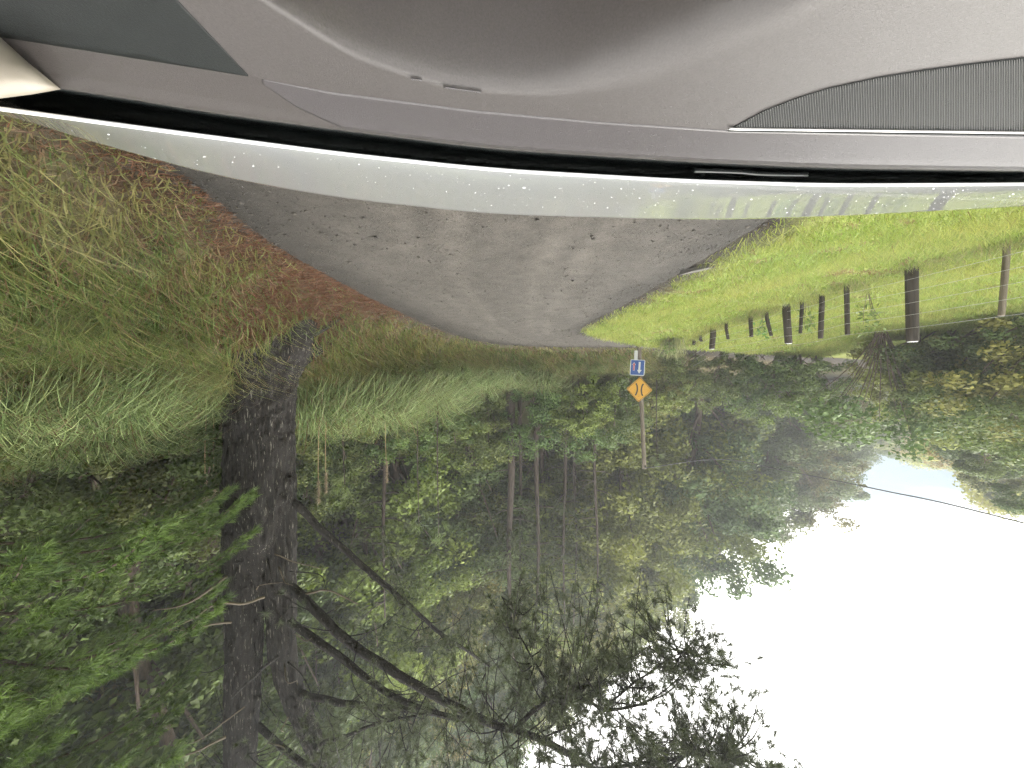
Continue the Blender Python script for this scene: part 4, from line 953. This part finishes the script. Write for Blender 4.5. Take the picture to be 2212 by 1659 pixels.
link('plate', poly_mesh('plate', [rrect(0.115, 0.31, 0.008, 2)], 0, 0.02, m_wh), wm); link('bracket', poly_mesh('bracket', [[(-.02, -.1), (.02, -.1), (.02, .1), (-.02, .1)]], 0.0205, 0.06, m_gy), wm)
# overhead line from the pole across to the left, towards the camera
wa = path[-1] + np.array([pp_[0], pp_[1], pz]) + np.array([0, -0.085, -0.03]); wb = P(2212, 1130, 5.0); wc = P(1900, 1058, 6.6); far_ = wb + (wb - wc) * 3.0
wpath = smooth_path([wa, P(1550, 992, 10.3), P(1700, 1018, 8.4), wc, wb, far_ + [0, 0, 0.3]], 60); mb = MB(); mb.add(*tube(wpath, 0.011, 6)); 
setp(mb.build('overhead_line', M['cable'], None, True), 'thin overhead line running from the timber pole across the sky', 'cable')

# ------------------------------------------------------------------ fence along the left verge
fx = -5.65
fence = empty('fence', (fx, 8, tz(fx, 8)), 'farm fence of wooden posts and wire beside the field', 'fence'); fo = np.array([fx, 8, tz(fx, 8)])
tops = []
for px, ytop, wpx in ((2170, 682, 14), (1972, 738, 27), (1836, 724, 12), (1776, 731, 13), (1734, 720, 9), (1700, 742, 19), (1653, 726, 9), (1622, 728, 10), (1568, 733, 8), (1545, 754, 15), (1518, 738, 8), (1500, 738, 7)):
    d = 5.65 / ((px - 1106) / F); x_ = fx + rng.normal(0, .03); zg = tz(x_, d); zt = P(px, ytop, d)[2]; r = wpx / 2 / F * d * 0.78
    pth = np.array([[x_, d, zg - 0.4], [x_, d, zg + 0.2], [x_ + rng.normal(0, .035), d + rng.normal(0, .02), zt - 0.015], [x_, d, zt]]); pth[-1, :2] = pth[-2, :2]
    mb = MB(); mb.add(*tube(pth - fo, [r * 1.04, r * 1.02, r * 0.97, r * 0.85], 14)); o = mb.build('post', M['timber_dark'] if px != 2170 else M['timber'], fence, False); tops.append((pth[-1], zg, r))
    if wpx > 14.5:
        mb = MB(); mb.add(*tube(np.array([pth[-1] - fo - [0, 0, .004], pth[-1] - fo + [0, 0, .005]]), [r * 0.85, r * 0.8], 14)); link('cap', mb.mesh('cap', m_wh), o)
first = tops[0][0]; ends = [np.array([fx - 0.1, 1.5, first[2] + 0.05])] + [t_[0] for t_ in tops]
for hfrac in (0.06, 0.26, 0.44, 0.62, 0.8):
    pts_ = []
    for (tp_, zg, r) in [(np.array([fx, 1.5, 0.75]), -0.2, 0.05)] + tops:
        zt = zg + 0.92; pts_.append([tp_[0] + r + 0.004, tp_[1], zg + (zt - zg) * (1 - hfrac)])
    mb = MB(); mb.add(*tube(np.array(pts_) - fo, 0.0028, 5)); mb.build('fence_wire', M['wire'], fence, True)

# ------------------------------------------------------------------ hedge shrubs, weeds and reeds on the left
def shrub(px, d, kind, s, label, sz=1.0, group='dark shrubs edging the field'):
    p = P(px, 700, d); add_tree('shrub', PT[kind], (p[0], p[1], tz(p[0], p[1]) - 0.1), rng.uniform(0, 6.28), (s, s, s * sz), label, 'shrub', group)
hl1 = 'dark shrub in the row behind the small fence posts'
for px, d, s in ((1500, 15.8, .75), (1560, 15.2, .7), (1620, 15.6, .8), (1680, 15.0, .85), (1725, 15.4, .9), (1760, 15.8, .75)): shrub(px, d, 'shrub1', s, hl1)
hl2 = 'dark shrub in the hedge beyond the thick fence post'
for px, d, s in ((1950, 12.6, .85), (1990, 12.0, .95), (2045, 11.2, 1.0), (2100, 10.4, 1.0), (2155, 9.6, 1.0), (2210, 8.9, 1.05), (2265, 8.2, 1.0), (2000, 14.5, 1.35), (2120, 12.8, 1.4), (2220, 11.2, 1.4)): shrub(px, d, 'shrub1' if px % 2 else 'shrub2', s, hl2)
hl3 = 'green undergrowth shrub at the foot of the forest'
for i in range(16):
    px = rng.uniform(950, 1480); shrub(px, rng.uniform(16.5, 19.5), 'shrub2' if i % 2 else 'shrub1', rng.uniform(.7, 1.15), hl3, 1.0, 'undergrowth at the forest foot')
hl4 = 'dark undergrowth shrub behind the bank tussocks'
for i in range(14):
    px = rng.uniform(640, 980); shrub(px, rng.uniform(12.8, 15.5), 'shrub1', rng.uniform(.7, 1.1), hl4, 1.0, 'undergrowth behind the tussocks')
hl5 = 'dark undergrowth shrub right of the big pine trunk'
for i in range(8):
    px = rng.uniform(60, 500); shrub(px, rng.uniform(6.0, 8.0), 'shrub1', rng.uniform(.6, .95), hl5, 1.0, 'undergrowth right of the pine')
# multi-stemmed bare tree in the hedge
p = P(1905, 700, 11.5); bz_ = tz(p[0], p[1])
mst = empty('multi_stem_tree', (p[0], p[1], bz_), 'leafless fan of dark stems rising from the hedge behind the thick post', 'tree'); mb = MB(); tips = []
for i in range(15):
    a = rng.uniform(-0.9, 0.9); h_ = rng.uniform(1.6, 2.9); q = np.array([math.sin(a) * h_, rng.normal(0, .4), math.cos(a) * h_ + 0.5]); mb.add(*tube(smooth_path([(rng.normal(0, .08), 0, -0.1), q * .45 + [0, 0, .2], q], 12), np.linspace(0.022, 0.006, 12), 6)); tips.append(q)
mb.build('trunk', M['bark_brown'], mst, True)
V, Fi, c = clump_leaves(np.array(tips) + [0, 0, .4], np.full(15, .55), 110, 0.075, dgA, dgB); link('crown', make_mesh('crown', V, [Fi], M['leaf'], c), mst)
# reeds near the sign
reeds = empty('reed_clump', (0, 0, 0), 'pale drooping reed clump beside the sign pole', 'reeds'); p = P(1452, 718, 11.4); zz = tz(p[0], p[1]); reeds.location = (p[0], p[1], zz)
n = 260; a = rng.uniform(0, 6.28, n); r = rng.random(n) * .35; base = np.stack([np.cos(a) * r, np.sin(a) * r, np.zeros(n) - .03], -1); ln = np.stack([np.cos(a), np.sin(a), np.zeros(n)], -1) * rng.uniform(.05, .3, n)[:, None]
V, Fs, m = blades(base, rng.uniform(.4, .95, n), 0.024, ln, 4, 0.2); c = mixc(np.tile([0.16, 0.19, 0.07], (n, 1)), np.array([0.42, 0.42, 0.24]), rng.random(n)); link('stems', make_mesh('stems', V, Fs, M['grass'], np.repeat(c, m, 0)), reeds)
# tall weeds by the fence
for px, d, h_, lab in ((1875, 6.6, .75, 'tall drooping weed between the thick post and its neighbour'), (1745, 7.3, .6, 'dark upright weed close to the thick capped post'), (1650, 8.6, .55, 'leafy weed against a thin fence post'), (1445, 11.0, .5, 'small fern-like weed in front of the reeds')):
    p = P(px, 650, d); wd_ = empty('weed', (p[0], p[1], tz(p[0], p[1])), lab, 'weed'); n = 60; t_ = rng.random(n)
    mb = MB(); 
    for s_ in range(3):
        tip = np.array([rng.normal(0, .12), rng.normal(0, .1), h_ * rng.uniform(.7, 1)]); mb.add(*tube(smooth_path([(0, 0, -.03), tip * .5 + [0.03, 0, .05], tip], 8), np.linspace(.007, .003, 8), 5))
    mb.build('stem', M['twig'], wd_)
    cc = np.stack([rng.normal(0, .09, n), rng.normal(0, .08, n), h_ * (0.3 + 0.75 * t_)], -1); V, Fi = leaves(cc, unit(rng.normal(0, .6, (n, 3)) + [0, -.4, .3]), rng.uniform(.03, .065, n), .4); c = np.array([0.075, 0.12, 0.045]) * rng.uniform(.6, 1.4, (n, 1)); link('foliage', make_mesh('foliage', V, [Fi], M['leaf'], np.repeat(c, 4, 0)), wd_)

# ------------------------------------------------------------------ tall straight-trunked pines in front of the forest
def tall_pine(px, wpx, d, lab, h_=13.0):
    p = P(px, 850, d); zz = tz(p[0], p[1]); e_ = empty('forest_pine', (p[0], p[1], zz), lab, 'tree', 'straight pines at the forest edge'); r = wpx / 2 / F * d
    path = smooth_path([(0, 0, -.5), (rng.normal(0, .08), 0, h_ * .3), (rng.normal(0, .12), 0, h_ * .65), (rng.normal(0, .15), 0, h_)], 30)
    mb = MB(); mb.add(*tube(path, np.linspace(r * 1.15, r * .25, 30), 12)); mb.build('trunk', M['bark_red'], e_, True)
    mb = MB(); tp, td = [], []
    for i in range(26):
        f = rng.uniform(.22, .98); b0 = path[int(f * 29)]; a = rng.uniform(0, 6.28); ln = rng.uniform(1.0, 2.6) * (1.15 - f * .6); dh = np.array([math.cos(a), math.sin(a) * .7, 0])
        q = smooth_path([b0, b0 + dh * ln * .5 + [0, 0, .05 * ln], b0 + dh * ln + [0, 0, .28 * ln]], 10); mb.add(*tube(q, np.linspace(.035, .008, 10), 5))
        if f > .5:
            for k in range(9): tp.append(q[rng.integers(4, 10)] + rng.normal(0, .22, 3)); td.append(unit(dh + rng.normal(0, .5, 3)))
    mb.build('branch', M['bark_red'], e_, True)['kind'] = 'stuff'
    V, Fi, c = tuft_cloud(np.array(tp), np.array(td), 34, .24, .018, (0.05, 0.07, 0.03), (0.11, 0.13, 0.055)); link('crown', make_mesh('crown', V, [Fi], M['needle'], c), e_)
M['bark_red'] = barkmat('reddish_bark', (0.028, 0.020, 0.016), (0.085, 0.062, 0.05), (14, 14, 3))
tall_pine(1101, 18, 17.5, 'thickest straight reddish pine trunk right of the pole')
tall_pine(1160, 12, 18.5, 'second straight pine trunk, next left of the thickest one')
tall_pine(1222, 9, 20, 'slender pine trunk third left of the thickest one')
tall_pine(1245, 8, 21, 'slender dark pine trunk beside the third trunk')
tall_pine(1290, 8, 19, 'slender leaning pine trunk nearest the pole on its right')
tall_pine(1122, 8, 19.5, 'thin pine trunk half hidden behind the thickest trunk')
tall_pine(826, 11, 14.5, 'dark pine trunk behind the bank tussocks', 9)
# bright needle rosettes of young pines
def rosette(px, py, d, lab):
    p = P(px, py, d); zg = tz(p[0], p[1]); e_ = empty('pine_sapling', (p[0], p[1], zg), lab, 'sapling', 'young pines with pale tips'); top = p[2] - zg
    mb = MB(); path = smooth_path([(0, 0, -.1), (.05, 0, top * .5), (0, 0, top)], 10); mb.add(*tube(path, np.linspace(.03, .01, 10), 6)); mb.build('trunk', M['bark_red'], e_, True)
    tp = np.array([path[-1], path[-1] + [.15, 0, -.25], path[-1] + [-.2, .05, -.4], path[-1] + [.1, -.2, -.1]]); td = unit(np.array([[0, 0, 1], [.6, -.2, .6], [-.6, -.1, .5], [0.1, -.6, .7]]))
    V, Fi, c = tuft_cloud(tp, td, 70, .30, .013, (0.12, 0.17, 0.05), (0.28, 0.33, 0.14), .5); link('crown', make_mesh('crown', V, [Fi], M['needle'], c), e_)
rosette(948, 1165, 11.5, 'young pine with pale needle tips below the long limb')
rosette(905, 1140, 11.8, 'young pine with pale tips right of its twin under the limb')
rosette(745, 1060, 9.0, 'spiky young pine just left of the big trunk')
rosette(1240, 860, 16.0, 'spiky young pine at the forest foot below the slender trunks')
rosette(1420, 1005, 17.0, 'spiky young pine just left of the pole')

# pale slab lying at the left edge of the road
p = P(1505, 574, 4.4); sl_ = poly_mesh('stone_slab', [[(-.19, -.02), (-.05, -.045), (.16, -.03), (.2, .012), (.06, .04), (-.15, .03)]], -0.02, 0.02, plain('pale_stone', (0.085, 0.08, 0.07), 0.7, noise=0.2, nscale=20))
o = link('stone_slab', sl_); o.location = (p[0], p[1], tz(p[0], p[1]) + 0.035); o.rotation_euler = (PI / 2, 0, 0.9); setp(o, 'pale flat stone lying at the left edge of the gravel', 'stone')
# haze volume added to stand in for the windscreen glare veil
hm, n = newmat('glare_haze'); o_ = nd(n, 'ShaderNodeOutputMaterial'); pv = nd(n, 'ShaderNodeVolumePrincipled'); pv.inputs['Color'].default_value = (0.93, 0.96, 1.0, 1); pv.inputs['Density'].default_value = 0.0029; pv.inputs['Anisotropy'].default_value = 0.3
n.links.new(pv.outputs[0], o_.inputs['Volume'])
bxv = np.array([(x, y, z) for x in (-128, 130) for y in (-64, 143) for z in (-4, 75)], float)
bxf = np.array([(0, 1, 3, 2), (4, 6, 7, 5), (0, 4, 5, 1), (2, 3, 7, 6), (0, 2, 6, 4), (1, 5, 7, 3)])
setp(link('glare_haze', make_mesh('glare_haze', bxv, [bxf], hm)), 'thin pale haze added for the windscreen glare veil', kind='stuff')
